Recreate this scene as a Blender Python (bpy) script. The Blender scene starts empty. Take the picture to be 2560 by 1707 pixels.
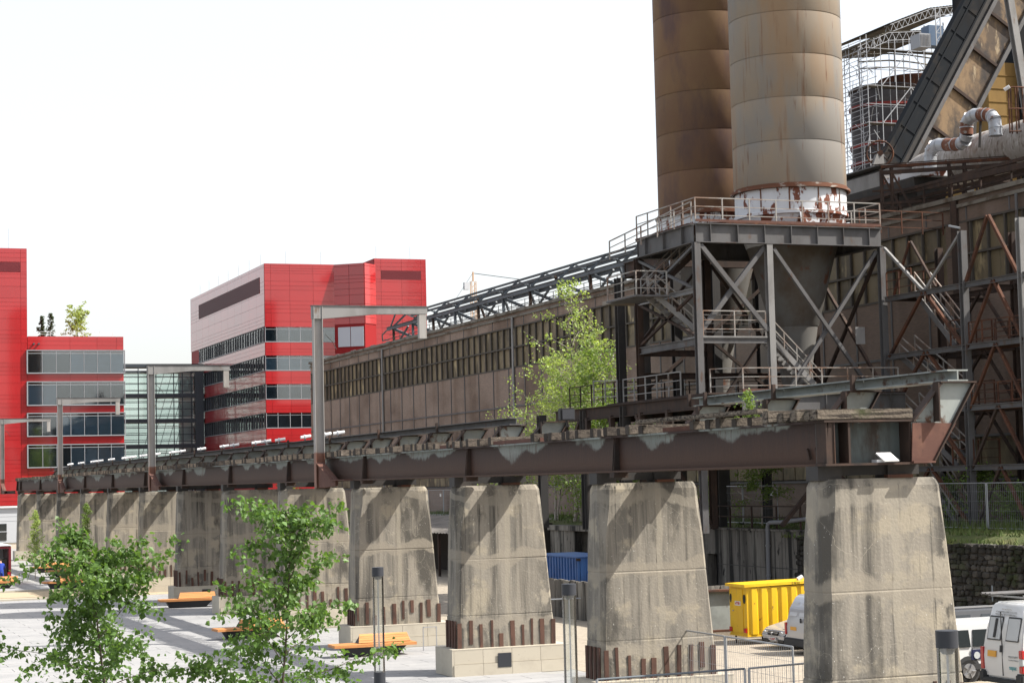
import bpy, math, random
from mathutils import Vector, Matrix
rad = math.radians
sc = bpy.context.scene
COL = sc.collection

# ------------------------------------------------------------------ camera
# world axes: X = across the viaduct (right), Y = along the viaduct (away), Z = up, plaza at z = 0
cam_d = bpy.data.cameras.new('camera'); cam = bpy.data.objects.new('camera', cam_d); COL.objects.link(cam)
cam_d.sensor_width = 36.0; cam_d.lens = 67.5; cam_d.clip_start = 0.2; cam_d.clip_end = 6000
yaw, pitch, roll = rad(20.9), rad(4.15), rad(-1.36)
fw = Vector((math.sin(yaw)*math.cos(pitch), math.cos(yaw)*math.cos(pitch), math.sin(pitch)))
rt = Vector((math.cos(yaw), -math.sin(yaw), 0)); up = rt.cross(fw)
ca = math.cos(roll)*rt + math.sin(roll)*up; cb = -math.sin(roll)*rt + math.cos(roll)*up
mw = Matrix((ca, cb, -fw)).transposed().to_4x4(); mw.translation = Vector((0, 0, 6.0))
cam.matrix_world = mw
sc.camera = cam

# ------------------------------------------------------------------ sky, sun, exposure
SUN = Vector((0.58, -0.27, 0.725)).normalized()          # towards the sun
wd = bpy.data.worlds.new('World'); sc.world = wd; wd.use_nodes = True
wn, wl = wd.node_tree.nodes, wd.node_tree.links
wn.clear()
sky = wn.new('ShaderNodeTexSky'); sky.sky_type = 'NISHITA'; sky.sun_disc = False
sky.sun_elevation = math.asin(SUN.z); sky.sun_rotation = math.atan2(SUN.x, SUN.y)
sky.air_density = 1.0; sky.dust_density = 6.0; sky.ozone_density = 1.0; sky.altitude = 300
bgs = wn.new('ShaderNodeBackground'); bgs.inputs['Strength'].default_value = 0.07
hz = wn.new('ShaderNodeBackground'); hz.inputs['Color'].default_value = (1.0, 0.995, 0.98, 1); hz.inputs['Strength'].default_value = 0.335
adds = wn.new('ShaderNodeAddShader'); wo = wn.new('ShaderNodeOutputWorld')
wl.new(sky.outputs[0], bgs.inputs['Color']); wl.new(bgs.outputs[0], adds.inputs[0]); wl.new(hz.outputs[0], adds.inputs[1])
wl.new(adds.outputs[0], wo.inputs['Surface'])
sl = bpy.data.lights.new('sun', 'SUN'); sl.energy = 5.0; sl.angle = rad(0.5); sl.color = (1.0, 0.95, 0.87)
so = bpy.data.objects.new('sun', sl); COL.objects.link(so); so.rotation_euler = SUN.to_track_quat('Z', 'Y').to_euler()
vs = sc.view_settings; vs.view_transform = 'Standard'; vs.look = 'None'; vs.gamma = 1; vs.use_curve_mapping = False
vs.exposure = 1.1
sc.cycles.max_bounces = 6; sc.cycles.transparent_max_bounces = 12

# ------------------------------------------------------------------ helpers
WL = {}                                                  # world position of every object built
class MB:
    def __init__(s): s.v = []; s.f = []
    def poly(s, pts, faces):
        n = len(s.v); s.v += [tuple(p) for p in pts]; s.f += [tuple(i+n for i in f) for f in faces]; return s
    def box(s, x0, x1, y0, y1, z0, z1):
        return s.poly([(x0,y0,z0),(x1,y0,z0),(x1,y1,z0),(x0,y1,z0),(x0,y0,z1),(x1,y0,z1),(x1,y1,z1),(x0,y1,z1)],
                      [(3,2,1,0),(4,5,6,7),(0,1,5,4),(1,2,6,5),(2,3,7,6),(3,0,4,7)])
    def bar(s, p, q, w, h=None, upv=(0,0,1)):
        """square bar from p to q, w wide, h high"""
        h = h or w; p, q = Vector(p), Vector(q); d = (q-p).normalized(); u = Vector(upv)
        if abs(d.dot(u)) > .98: u = Vector((0,1,0)) if abs(d.y) < .9 else Vector((1,0,0))
        a = d.cross(u).normalized(); b = a.cross(d)
        a *= w/2; b *= h/2
        return s.poly([p-a-b,p+a-b,p+a+b,p-a+b,q-a-b,q+a-b,q+a+b,q-a+b],
                      [(0,1,2,3),(7,6,5,4),(0,4,5,1),(1,5,6,2),(2,6,7,3),(3,7,4,0)])
    def ibar(s, p, q, w, h, t=.03, upv=(0,0,1)):
        """I section: web along upv, flanges across"""
        p, q = Vector(p), Vector(q); d = (q-p).normalized(); u = Vector(upv)
        if abs(d.dot(u)) > .98: u = Vector((0,1,0))
        a = d.cross(u).normalized(); b = a.cross(d).normalized()
        s.bar(p, q, t, h-2*t, upv=b)
        for k in (-1, 1): s.bar(p+b*k*(h/2-t/2), q+b*k*(h/2-t/2), w, t, upv=b)
        return s
    def cyl(s, p, q, r, n=10, r2=None, caps=True):
        p, q = Vector(p), Vector(q); d = (q-p).normalized(); u = Vector((0,0,1)) if abs(d.z) < .95 else Vector((1,0,0))
        a = d.cross(u).normalized(); b = a.cross(d); r2 = r if r2 is None else r2
        P = [p+(a*math.cos(t)+b*math.sin(t))*r for t in [2*math.pi*i/n for i in range(n)]]
        Q = [q+(a*math.cos(t)+b*math.sin(t))*r2 for t in [2*math.pi*i/n for i in range(n)]]
        F = [(i, (i+1) % n, n+(i+1) % n, n+i) for i in range(n)]
        if caps: F += [tuple(range(n-1,-1,-1)), tuple(range(n, 2*n))]
        return s.poly(P+Q, F)
    def tube(s, pts, r, n=8, rs=None):
        """smooth tube along points"""
        pts = [Vector(p) for p in pts]; R = []; prev = None
        for i, p in enumerate(pts):
            d = (pts[min(i+1, len(pts)-1)]-pts[max(i-1, 0)]).normalized()
            if prev is None:
                u = Vector((0,0,1)) if abs(d.z) < .9 else Vector((1,0,0)); a = d.cross(u).normalized()
            else:
                a = (prev - d*prev.dot(d)).normalized()
            prev = a; b = a.cross(d); rr = rs[i] if rs else r
            R += [p+(a*math.cos(t)+b*math.sin(t))*rr for t in [2*math.pi*k/n for k in range(n)]]
        F = []
        for i in range(len(pts)-1):
            F += [(i*n+k, i*n+(k+1) % n, (i+1)*n+(k+1) % n, (i+1)*n+k) for k in range(n)]
        F += [tuple(range(n-1,-1,-1)), tuple(range((len(pts)-1)*n, len(pts)*n))]
        return s.poly(R, F)
    def lathe(s, c, prof, n=32, a0=0, a1=2*math.pi):
        """prof = [(r, z)] round a vertical axis through c=(x,y)"""
        full = abs(a1-a0-2*math.pi) < 1e-6; m = n if full else n+1
        P = []
        for r, zz in prof:
            for i in range(m):
                t = a0+(a1-a0)*i/n; P.append((c[0]+r*math.cos(t), c[1]+r*math.sin(t), zz))
        F = []
        for j in range(len(prof)-1):
            for i in range(n):
                k = (i+1) % m if full else i+1
                F.append((j*m+i, j*m+k, (j+1)*m+k, (j+1)*m+i))
        return s.poly(P, F)
    def prism(s, pts, ax, lo, hi):
        """extrude a 2D outline along axis ax; outline axes are the other two in order"""
        def P(a, b, t):
            return {0:(t,a,b), 1:(a,t,b), 2:(a,b,t)}[ax]
        n = len(pts)
        V = [P(a,b,lo) for a,b in pts]+[P(a,b,hi) for a,b in pts]
        F = [tuple(range(n-1,-1,-1)), tuple(range(n,2*n))]+[(i,(i+1)%n,n+(i+1)%n,n+i) for i in range(n)]
        return s.poly(V, F)
    def build(s, name, mat, parent=None, smooth=False, bevel=0, kind=None):
        V = [Vector(v) for v in s.v]
        lo = Vector([min(v[i] for v in V) for i in range(3)]); hi = Vector([max(v[i] for v in V) for i in range(3)])
        c = (lo+hi)/2; c.z = lo.z
        me = bpy.data.meshes.new(name); me.from_pydata([v-c for v in V], [], s.f); me.materials.append(mat)
        if True:
            import bmesh
            bm = bmesh.new(); bm.from_mesh(me); bmesh.ops.recalc_face_normals(bm, faces=bm.faces)
            if bevel: bmesh.ops.bevel(bm, geom=[e for e in bm.edges if e.calc_face_angle(0) > .6], offset=bevel, segments=2, affect='EDGES', clamp_overlap=True)
            bm.to_mesh(me); bm.free()
        if smooth:
            me.polygons.foreach_set('use_smooth', [True]*len(me.polygons))
            if hasattr(me, 'set_sharp_from_angle'): me.set_sharp_from_angle(angle=rad(40))
        o = bpy.data.objects.new(name, me); COL.objects.link(o)
        put(o, c, parent)
        if kind: o['kind'] = kind
        return o
def put(o, w, parent=None):
    w = Vector(w); WL[o] = w
    if parent is not None:
        o.parent = parent; o.location = w-WL[parent]
    else: o.location = w
    return o
def dup(src, w, parent=None, rz=0):
    """copy of one object sharing its mesh, placed at world position w"""
    o = src.copy(); COL.objects.link(o); o.parent = None
    put(o, w, parent); o.rotation_euler = (0,0,rz)
    return o
def tag(o, label=None, cat=None, group=None, kind=None):
    for k, v in (('label',label),('category',cat),('group',group),('kind',kind)):
        if v: o[k] = v
    return o
def thing(name, loc, label, cat, group=None):
    o = bpy.data.objects.new(name, None); COL.objects.link(o); o.empty_display_size = .3
    put(o, loc); return tag(o, label, cat, group)
def dup_thing(root, loc, rz=0, label=None):
    """copy a thing with its parts and sub-parts"""
    r = root.copy(); COL.objects.link(r); put(r, loc); r.rotation_euler = (0,0,rz)
    if label: r['label'] = label
    def kids(a, b):
        for ch in list(a.children):
            c = ch.copy(); COL.objects.link(c); c.parent = b; WL[c] = WL[ch]-WL[a]+WL[b]; kids(ch, c)
    kids(root, r); return r

# ------------------------------------------------------------------ materials
MATS = {}
def mat(name, col, rough=.75, metal=0.0, var=(), bump=None, coat=0, spec=None, alpha=None, rnd=0, emit=None):
    """var: list of (colour, (sx,sy,sz), lo, hi, detail) noise layers in world space; bump: (scale, strength)"""
    K = .76; col = tuple(c*K for c in col); var = [(tuple(c*K for c in l[0]),)+tuple(l[1:]) for l in var]
    m = bpy.data.materials.new(name); m.use_nodes = True; MATS[name] = m
    nt = m.node_tree; N, L = nt.nodes, nt.links; B = N['Principled BSDF']
    B.inputs['Roughness'].default_value = rough; B.inputs['Metallic'].default_value = metal
    if coat: B.inputs['Coat Weight'].default_value = coat; B.inputs['Coat Roughness'].default_value = .05; B.inputs['Coat IOR'].default_value = 1.7
    if spec is None: spec = .26 if rough >= .6 else .4
    B.inputs['Specular IOR Level'].default_value = spec
    geo = N.new('ShaderNodeNewGeometry'); pos = geo.outputs['Position']
    cur = N.new('ShaderNodeRGB'); cur.outputs[0].default_value = (*col, 1); cur = cur.outputs[0]
    for i, lay in enumerate(var):
        c, s, lo, hi = lay[:4]; det = lay[4] if len(lay) > 4 else 5
        mp = N.new('ShaderNodeMapping'); mp.inputs['Scale'].default_value = s; mp.inputs['Location'].default_value = (i*7.3, i*3.1, i*5.7)
        nz = N.new('ShaderNodeTexNoise'); nz.inputs['Scale'].default_value = 1; nz.inputs['Detail'].default_value = det; nz.inputs['Roughness'].default_value = .62
        L.new(pos, mp.inputs['Vector']); L.new(mp.outputs[0], nz.inputs['Vector'])
        mr = N.new('ShaderNodeMapRange'); mr.inputs['From Min'].default_value = lo; mr.inputs['From Max'].default_value = hi
        L.new(nz.outputs['Fac'], mr.inputs['Value'])
        mx = N.new('ShaderNodeMix'); mx.data_type = 'RGBA'
        L.new(mr.outputs[0], mx.inputs['Factor']); L.new(cur, mx.inputs['A']); mx.inputs['B'].default_value = (*c, 1)
        cur = mx.outputs['Result']
    if rnd:
        oi = N.new('ShaderNodeObjectInfo'); hs = N.new('ShaderNodeHueSaturation')
        mr = N.new('ShaderNodeMapRange'); mr.inputs['To Min'].default_value = 1-rnd; mr.inputs['To Max'].default_value = 1+rnd
        L.new(oi.outputs['Random'], mr.inputs['Value']); L.new(mr.outputs[0], hs.inputs['Value']); L.new(cur, hs.inputs['Color']); cur = hs.outputs[0]
    L.new(cur, B.inputs['Base Color'])
    if bump:
        nz = N.new('ShaderNodeTexNoise'); nz.inputs['Scale'].default_value = bump[0]; nz.inputs['Detail'].default_value = 6
        L.new(pos, nz.inputs['Vector'])
        bp = N.new('ShaderNodeBump'); bp.inputs['Strength'].default_value = bump[1]; bp.inputs['Distance'].default_value = .03
        L.new(nz.outputs['Fac'], bp.inputs['Height']); L.new(bp.outputs[0], B.inputs['Normal'])
    if alpha is not None: B.inputs['Alpha'].default_value = alpha
    return m
def zfade(m, zlo, zhi, col, nscale=(1.2,1.2,.5), amp=.8, axis=2, keep=1.0, det=5, rgh=.5):
    """second colour below a ragged height or distance: worn paint, rust, and shade painted on the hall"""
    nt = m.node_tree; N, L = nt.nodes, nt.links; B = N['Principled BSDF']
    src = B.inputs['Base Color'].links[0].from_socket
    geo = N.new('ShaderNodeNewGeometry'); sx = N.new('ShaderNodeSeparateXYZ'); L.new(geo.outputs['Position'], sx.inputs[0])
    mp = N.new('ShaderNodeMapping'); mp.inputs['Scale'].default_value = nscale; nz = N.new('ShaderNodeTexNoise'); nz.inputs['Scale'].default_value = 1; nz.inputs['Detail'].default_value = det; nz.inputs['Roughness'].default_value = rgh
    L.new(geo.outputs['Position'], mp.inputs['Vector']); L.new(mp.outputs[0], nz.inputs['Vector'])
    ma = N.new('ShaderNodeMath'); ma.operation = 'MULTIPLY_ADD'; ma.inputs[1].default_value = amp; L.new(nz.outputs['Fac'], ma.inputs[0]); L.new(sx.outputs[axis], ma.inputs[2])
    mr = N.new('ShaderNodeMapRange'); mr.inputs['From Min'].default_value = zlo+amp*.5; mr.inputs['From Max'].default_value = zhi+amp*.5
    mr.inputs['To Min'].default_value = keep; mr.inputs['To Max'].default_value = 0
    L.new(ma.outputs[0], mr.inputs['Value'])
    mx = N.new('ShaderNodeMix'); mx.data_type = 'RGBA'; L.new(mr.outputs[0], mx.inputs['Factor']); L.new(src, mx.inputs['A']); mx.inputs['B'].default_value = (*col, 1)
    L.new(mx.outputs['Result'], B.inputs['Base Color']); return m
def glass_mat(name, tint, fac=.25, rough=.03):
    m = bpy.data.materials.new(name); m.use_nodes = True; nt = m.node_tree; N, L = nt.nodes, nt.links; N.clear()
    tr = N.new('ShaderNodeBsdfTransparent'); tr.inputs[0].default_value = (*tint, 1)
    gl = N.new('ShaderNodeBsdfGlossy'); gl.inputs['Roughness'].default_value = rough
    fr = N.new('ShaderNodeFresnel'); fr.inputs['IOR'].default_value = 1.5
    mr = N.new('ShaderNodeMapRange'); mr.inputs['To Min'].default_value = fac*.4; mr.inputs['To Max'].default_value = 1
    mx = N.new('ShaderNodeMixShader'); o = N.new('ShaderNodeOutputMaterial')
    L.new(fr.outputs[0], mr.inputs['Value']); L.new(mr.outputs[0], mx.inputs[0]); L.new(tr.outputs[0], mx.inputs[1]); L.new(gl.outputs[0], mx.inputs[2]); L.new(mx.outputs[0], o.inputs[0])
    return m
RUST = (.10,.042,.024); DKRUST = (.045,.026,.02)
m_conc = mat('weathered_concrete', (.285,.257,.212), .9, var=[((.185,.17,.145),(2.6,2.6,.22),.44,.60,7), ((.345,.305,.235),(.75,.75,1.0),.53,.60,6), ((.082,.076,.066),(2.6,2.6,.13),.50,.66,8), ((.09,.083,.071),(.75,.75,.30),.53,.63,9), ((.33,.295,.235),(.9,.9,.55),.60,.64,7), ((.05,.047,.042),(9,9,.22),.61,.72,6), ((.62,.6,.55),(26,26,20),.70,.74,2)], bump=(16,.3))
def cracks(m, col, scale, width):
    nt = m.node_tree; N, L = nt.nodes, nt.links; B = N['Principled BSDF']; src = B.inputs['Base Color'].links[0].from_socket
    geo = N.new('ShaderNodeNewGeometry'); nz = N.new('ShaderNodeTexNoise'); nz.inputs['Scale'].default_value = 1.3; nz.inputs['Detail'].default_value = 4
    mx = N.new('ShaderNodeMix'); mx.data_type = 'RGBA'; mx.inputs['Factor'].default_value = .35; vo = N.new('ShaderNodeTexVoronoi'); vo.feature = 'DISTANCE_TO_EDGE'; vo.inputs['Scale'].default_value = scale
    L.new(geo.outputs['Position'], nz.inputs['Vector']); L.new(geo.outputs['Position'], mx.inputs['A']); L.new(nz.outputs['Color'], mx.inputs['B']); L.new(mx.outputs['Result'], vo.inputs['Vector'])
    mr = N.new('ShaderNodeMapRange'); mr.inputs['From Min'].default_value = 0; mr.inputs['From Max'].default_value = width; mr.inputs['To Min'].default_value = .75; mr.inputs['To Max'].default_value = 0
    m2 = N.new('ShaderNodeMix'); m2.data_type = 'RGBA'; L.new(vo.outputs['Distance'], mr.inputs['Value']); L.new(mr.outputs[0], m2.inputs['Factor']); L.new(src, m2.inputs['A']); m2.inputs['B'].default_value = (*col,1); L.new(m2.outputs['Result'], B.inputs['Base Color'])
cracks(m_conc, (.31,.28,.225), 1.1, .0028)
def band(m, col, axis, at, half, ns, amp, keep=.85):
    """ragged strip of repair mortar at a fixed place on one axis"""
    nt = m.node_tree; N, L = nt.nodes, nt.links; B = N['Principled BSDF']; src = B.inputs['Base Color'].links[0].from_socket
    geo = N.new('ShaderNodeNewGeometry'); sx = N.new('ShaderNodeSeparateXYZ'); L.new(geo.outputs['Position'], sx.inputs[0])
    mp = N.new('ShaderNodeMapping'); mp.inputs['Scale'].default_value = ns; nz = N.new('ShaderNodeTexNoise'); nz.inputs['Scale'].default_value = 1; nz.inputs['Detail'].default_value = 7; L.new(geo.outputs['Position'], mp.inputs[0]); L.new(mp.outputs[0], nz.inputs['Vector'])
    a = N.new('ShaderNodeMath'); a.operation = 'MULTIPLY_ADD'; a.inputs[1].default_value = amp; L.new(nz.outputs['Fac'], a.inputs[0]); L.new(sx.outputs[axis], a.inputs[2])
    b = N.new('ShaderNodeMath'); b.operation = 'SUBTRACT'; b.inputs[1].default_value = at+amp*.5; L.new(a.outputs[0], b.inputs[0]); c = N.new('ShaderNodeMath'); c.operation = 'ABSOLUTE'; L.new(b.outputs[0], c.inputs[0])
    mr = N.new('ShaderNodeMapRange'); mr.inputs['From Min'].default_value = half*.8; mr.inputs['From Max'].default_value = half*1.15; mr.inputs['To Min'].default_value = keep; mr.inputs['To Max'].default_value = 0; L.new(c.outputs[0], mr.inputs['Value'])
    mx = N.new('ShaderNodeMix'); mx.data_type = 'RGBA'; L.new(mr.outputs[0], mx.inputs['Factor']); L.new(src, mx.inputs['A']); mx.inputs['B'].default_value = (*col,1); L.new(mx.outputs['Result'], B.inputs['Base Color'])
band(m_conc, (.225,.20,.16), 2, 3.62, .20, (.9,.9,.5), 1.1, .75); band(m_conc, (.235,.21,.17), 2, 1.6, .16, (1.1,1.1,.6), .9, .6); band(m_conc, (.25,.225,.18), 0, 21.45, .085, (.7,.7,.45), .35, .7); band(m_conc, (.215,.195,.16), 2, 5.5, .15, (.8,.8,.5), 1.3, .6)
m_plinth = mat('pale_render', (.50,.455,.37), .85, var=[((.42,.38,.31),(1.5,1.5,1.5),.5,.75), ((.35,.32,.27),(12,12,9),.68,.74,2)], rnd=.04)
m_rustbar = mat('rust_bar', (.105,.055,.04), .9, var=[((.05,.03,.025),(6,6,2),.45,.7)], rnd=.2)
m_girder = mat('girder_paint', (.21,.235,.22), .7, var=[((.30,.32,.30),(1,.5,1),.5,.75), ((.11,.07,.05),(5,5,1.2),.56,.68,7), ((.06,.045,.035),(14,14,3),.6,.7,4)], bump=(12,.2))
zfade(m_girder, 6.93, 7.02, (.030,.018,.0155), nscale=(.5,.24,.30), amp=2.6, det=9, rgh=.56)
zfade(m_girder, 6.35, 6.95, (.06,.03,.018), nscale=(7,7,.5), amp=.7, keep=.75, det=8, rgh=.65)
m_rust = mat('rust', RUST, .9, var=[(DKRUST,(1.5,1.5,.8),.45,.65), ((.17,.075,.035),(4,4,2),.58,.72,6)], bump=(15,.25))
m_drust = mat('dark_rust', (.05,.033,.026), .85, var=[((.085,.05,.036),(1.2,1.2,1.2),.5,.7), ((.03,.024,.022),(3,3,.6),.5,.7)])
m_bracket = mat('grey_green_paint', (.30,.325,.31), .65, var=[((.21,.225,.215),(1.5,1.5,1.5),.45,.7), ((.10,.05,.03),(3,2,2),.57,.66,7)])
m_bracketrust = mat('bracket_rust', (.115,.055,.042), .85, var=[((.16,.078,.055),(2,2,2),.5,.7),((.08,.04,.03),(6,6,4),.6,.72)])
m_steel = mat('grey_steel', (.118,.116,.118), .6, var=[((.075,.07,.068),(1,1,.5),.45,.7), ((.10,.055,.036),(2.5,2.5,1),.58,.72,6)])
m_lsteel = mat('light_steel', (.26,.255,.25), .6, var=[((.17,.165,.16),(1,1,.4),.45,.7), ((.15,.10,.07),(3,3,1),.62,.75)])
m_dsteel = mat('dark_steel', (.042,.04,.039), .7, var=[((.07,.06,.052),(1,1,.5),.5,.7)])
m_bsteel = mat('blue_grey_steel', (.085,.105,.125), .55, var=[((.055,.065,.075),(.6,.6,.6),.45,.65), ((.11,.09,.08),(2,2,2),.62,.75)])
m_post = mat('galvanised_post', (.36,.345,.33), .6, var=[((.26,.235,.21),(1.5,1.5,.25),.45,.7), ((.45,.43,.40),(3,3,.5),.6,.75)])
zfade(m_post, 7.25, 7.32, (.17,.085,.06), amp=.12)
m_rail = mat('handrail', (.30,.285,.265), .55, var=[((.21,.13,.09),(.8,.8,.8),.46,.6)])
m_wood = mat('old_timber', (.125,.103,.083), .95, var=[((.055,.045,.038),(8,3,14),.48,.62,6), ((.25,.215,.175),(5,5,9),.60,.72,6), ((.06,.07,.03),(1,1,1),.62,.75)], bump=(24,.5), rnd=.35)
m_timber = mat('split_timber', (.15,.125,.098), .95, var=[((.035,.028,.023),(1.1,9,22),.47,.56,7), ((.27,.235,.185),(1.6,7,14),.58,.68,6), ((.05,.055,.025),(1.5,1.5,1.5),.6,.75)], bump=(20,.6), rnd=.15)
m_endplate = mat('end_plate_paint', (.10,.118,.115), .7, var=[((.05,.04,.033),(2,2,.6),.45,.62,7), ((.17,.19,.18),(2,2,.5),.58,.7), ((.09,.045,.025),(5,5,2),.6,.68,6)])
m_woodend = mat('shaded_sleeper_end', (.05,.042,.036), .95, rnd=.3)  # shade of the sleeper end faces, painted in as darker wood
m_bench = mat('bench_wood', (.56,.25,.085), .55, var=[((.44,.17,.05),(1,9,9),.45,.7)], rnd=.12)
m_bench_base = mat('bench_base', (.03,.03,.033), .6)
m_white = mat('white_paint', (.80,.80,.80), .5)
m_black = mat('black_plastic', (.015,.015,.017), .5)
m_anth = mat('anthracite', (.022,.025,.033), .55)
m_tube = glass_mat('lamp_glass', (.93,.95,.95), .3)
m_pave = mat('pale_paving', (.30,.30,.302), .85, var=[((.255,.257,.262),(.5,.5,1),.45,.65), ((.34,.338,.335),(2,2,1),.55,.75), ((.22,.22,.22),(.9,.9,1),.62,.78,7)], rnd=.10)
m_gap = mat('paving_joint', (.30,.30,.29), .95)
m_gravel = mat('yard_gravel', (.36,.315,.25), .95, var=[((.29,.25,.20),(2,2,2),.45,.65), ((.30,.26,.22),(14,14,14),.6,.7,2), ((.44,.39,.33),(22,22,22),.6,.7,2)], bump=(30,.7))
m_sand = mat('path_gravel', (.42,.34,.23), .95, var=[((.36,.29,.2),(9,9,9),.5,.7)])
m_earth = mat('waste_ground', (.20,.175,.14), .95, var=[((.12,.11,.08),(.1,.1,.1),.4,.6)])
m_turf = mat('turf', (.075,.095,.03), .95, var=[((.13,.12,.05),(.6,.6,.6),.45,.65), ((.15,.11,.06),(1.7,1.7,1.7),.6,.75), ((.04,.06,.018),(3,3,3),.55,.7)], bump=(7,1))
m_grass = mat('grass_blades', (.095,.14,.035), .8, var=[((.17,.17,.06),(.7,.7,.7),.5,.7)])
def brick_mat(name, c1, c2, mort, bw=.25, bh=.075, var=()):
    m = mat(name, c1, .9, var=[]); nt = m.node_tree; N, L = nt.nodes, nt.links; B = N['Principled BSDF']
    geo = N.new('ShaderNodeNewGeometry'); sx = N.new('ShaderNodeSeparateXYZ'); cx = N.new('ShaderNodeCombineXYZ'); L.new(geo.outputs['Position'], sx.inputs[0])
    ad = N.new('ShaderNodeMath'); L.new(sx.outputs[0], ad.inputs[0]); L.new(sx.outputs[1], ad.inputs[1])
    L.new(ad.outputs[0], cx.inputs[0]); L.new(sx.outputs[2], cx.inputs[1])
    bk = N.new('ShaderNodeTexBrick'); bk.inputs['Scale'].default_value = 1; bk.inputs['Brick Width'].default_value = bw; bk.inputs['Row Height'].default_value = bh
    bk.inputs['Mortar Size'].default_value = .011; bk.inputs['Color1'].default_value = (*c1,1); bk.inputs['Color2'].default_value = (*c2,1); bk.inputs['Mortar'].default_value = (*mort,1)
    L.new(cx.outputs[0], bk.inputs['Vector']); cur = bk.outputs['Color']
    for i, (c, s, lo, hi) in enumerate(var):
        mp = N.new('ShaderNodeMapping'); mp.inputs['Scale'].default_value = s; nz = N.new('ShaderNodeTexNoise'); nz.inputs['Scale'].default_value = 1; nz.inputs['Detail'].default_value = 6
        L.new(geo.outputs['Position'], mp.inputs[0]); L.new(mp.outputs[0], nz.inputs['Vector'])
        mr = N.new('ShaderNodeMapRange'); mr.inputs['From Min'].default_value = lo; mr.inputs['From Max'].default_value = hi; L.new(nz.outputs['Fac'], mr.inputs['Value'])
        mx = N.new('ShaderNodeMix'); mx.data_type = 'RGBA'; mx.blend_type = 'MULTIPLY'; L.new(mr.outputs[0], mx.inputs['Factor']); L.new(cur, mx.inputs['A']); mx.inputs['B'].default_value = (*c,1); cur = mx.outputs['Result']
    L.new(cur, B.inputs['Base Color']); return m
m_brick = brick_mat('hall_brick', (.265,.185,.145), (.20,.145,.118), (.20,.17,.145), var=[((.62,.58,.55),(.15,.15,.25),.45,.65), ((.7,.66,.62),(.5,.5,.08),.5,.7)])
zfade(m_brick, 98, 124, (.035,.028,.023), nscale=(.1,.1,.35), amp=30, axis=1, keep=.42)  # shade behind the right-hand steelwork, painted into the brick colour
m_hallglass = mat('dirty_wired_glass', (.20,.158,.095), .6, var=[((.10,.078,.05),(.5,.5,.28),.46,.58), ((.40,.32,.18),(.9,.9,.35),.57,.66), ((.07,.056,.042),(1.7,1.7,.5),.56,.66)], rnd=.35)
zfade(m_hallglass, 90, 125, (.075,.062,.032), nscale=(.1,.1,.35), amp=30, axis=1, keep=.35)  # the same shade painted into the panes towards the near end
m_mull = mat('mullion', (.085,.075,.064), .8)
m_gutter = mat('gutter', (.19,.175,.15), .8, var=[((.09,.07,.05),(.7,.7,.7),.48,.62)])
def red_mat(name, c, rough=.3):
    return mat(name, c, rough, var=[(tuple(k*.9 for k in c),(.12,.12,.1),.4,.65)], coat=.8, spec=.4, rnd=.07)
m_red = red_mat('red_cladding', (.40,.004,.007), .35)
m_redgap = mat('cladding_joint', (.27,.008,.010), .6)
m_louvre = mat('louvre', (.20,.035,.045), .6)
m_dlouvre = mat('mesh_louvre', (.11,.055,.06), .7)
m_frame = mat('window_frame', (.30,.315,.34), .45)
m_dframe = mat('dark_frame', (.055,.068,.08), .45)
m_blind = mat('window_blind', (.40,.45,.50), .7, var=[((.33,.38,.43),(.1,.1,25),.45,.55)], rnd=.2)
m_bay = mat('bay_blind', (.5,.56,.62), .5)
m_room = mat('room_interior', (.075,.09,.10), .8, rnd=.5)
m_pane = glass_mat('window_glass', (.72,.82,.88), .3)
m_lpane = glass_mat('aqua_glass', (.93,.985,.97), .12)
m_greypanel = mat('grey_panel', (.55,.57,.60), .5)
m_chimL = mat('chimney_rust', (.165,.092,.053), .7, var=[((.19,.115,.06),(.35,.35,.25),.42,.62), ((.105,.063,.055),(.5,.5,.18),.48,.66), ((.19,.105,.055),(1.8,1.8,.15),.60,.76,6)], rnd=.1)
m_chimR = mat('chimney_grey', (.275,.225,.17), .65, var=[((.225,.21,.19),(.30,.30,.14),.42,.58), ((.29,.20,.125),(.45,.45,.1),.50,.66), ((.19,.10,.058),(2.4,2.4,.16),.59,.73,7), ((.14,.06,.035),(6,6,.35),.63,.73,6)], rnd=.06)
m_collar = mat('white_collar', (.66,.68,.71), .6, var=[((.55,.57,.6),(.5,.5,.4),.45,.7), ((.17,.055,.03),(1.3,1.3,.75),.545,.57,9), ((.30,.20,.14),(3,3,.6),.62,.7,6)])
m_cone = mat('hopper_cone', (.155,.15,.14), .7, var=[((.11,.085,.065),(.5,.5,.4),.45,.65), ((.15,.07,.045),(1.2,1.2,.8),.60,.66,6)])
m_rustring = mat('rust_ring', (.155,.068,.04), .85, var=[((.36,.33,.29),(1.6,1.6,5),.56,.63,6)])
m_incl = mat('incline_dark', (.020,.023,.027), .8, spec=.06, var=[((.05,.043,.037),(.5,.5,.4),.5,.7), ((.02,.02,.021),(.9,.9,.4),.5,.66)])
m_inclr = mat('incline_rusty', (.095,.066,.043), .6, var=[((.25,.165,.088),(.55,.55,.3),.49,.62,6), ((.04,.032,.028),(.7,.7,.5),.48,.6,6), ((.36,.28,.175),(1.3,1.3,.5),.63,.7,6)])
m_duct = mat('duct_lagging', (.36,.335,.31), .8, var=[((.50,.485,.47),(2.0,4,2.0),.5,.66,8), ((.17,.13,.105),(2.2,5,2.2),.53,.66,8), ((.26,.15,.10),(.5,.5,.5),.58,.7)])
m_spipe = mat('galvanised_pipe', (.42,.44,.47), .4, metal=.35, var=[((.20,.10,.06),(2,2,2),.6,.66,6)])
m_spiper = mat('rusted_pipe', (.17,.065,.035), .7, var=[((.35,.33,.31),(3,3,3),.56,.64,6)])
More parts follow.
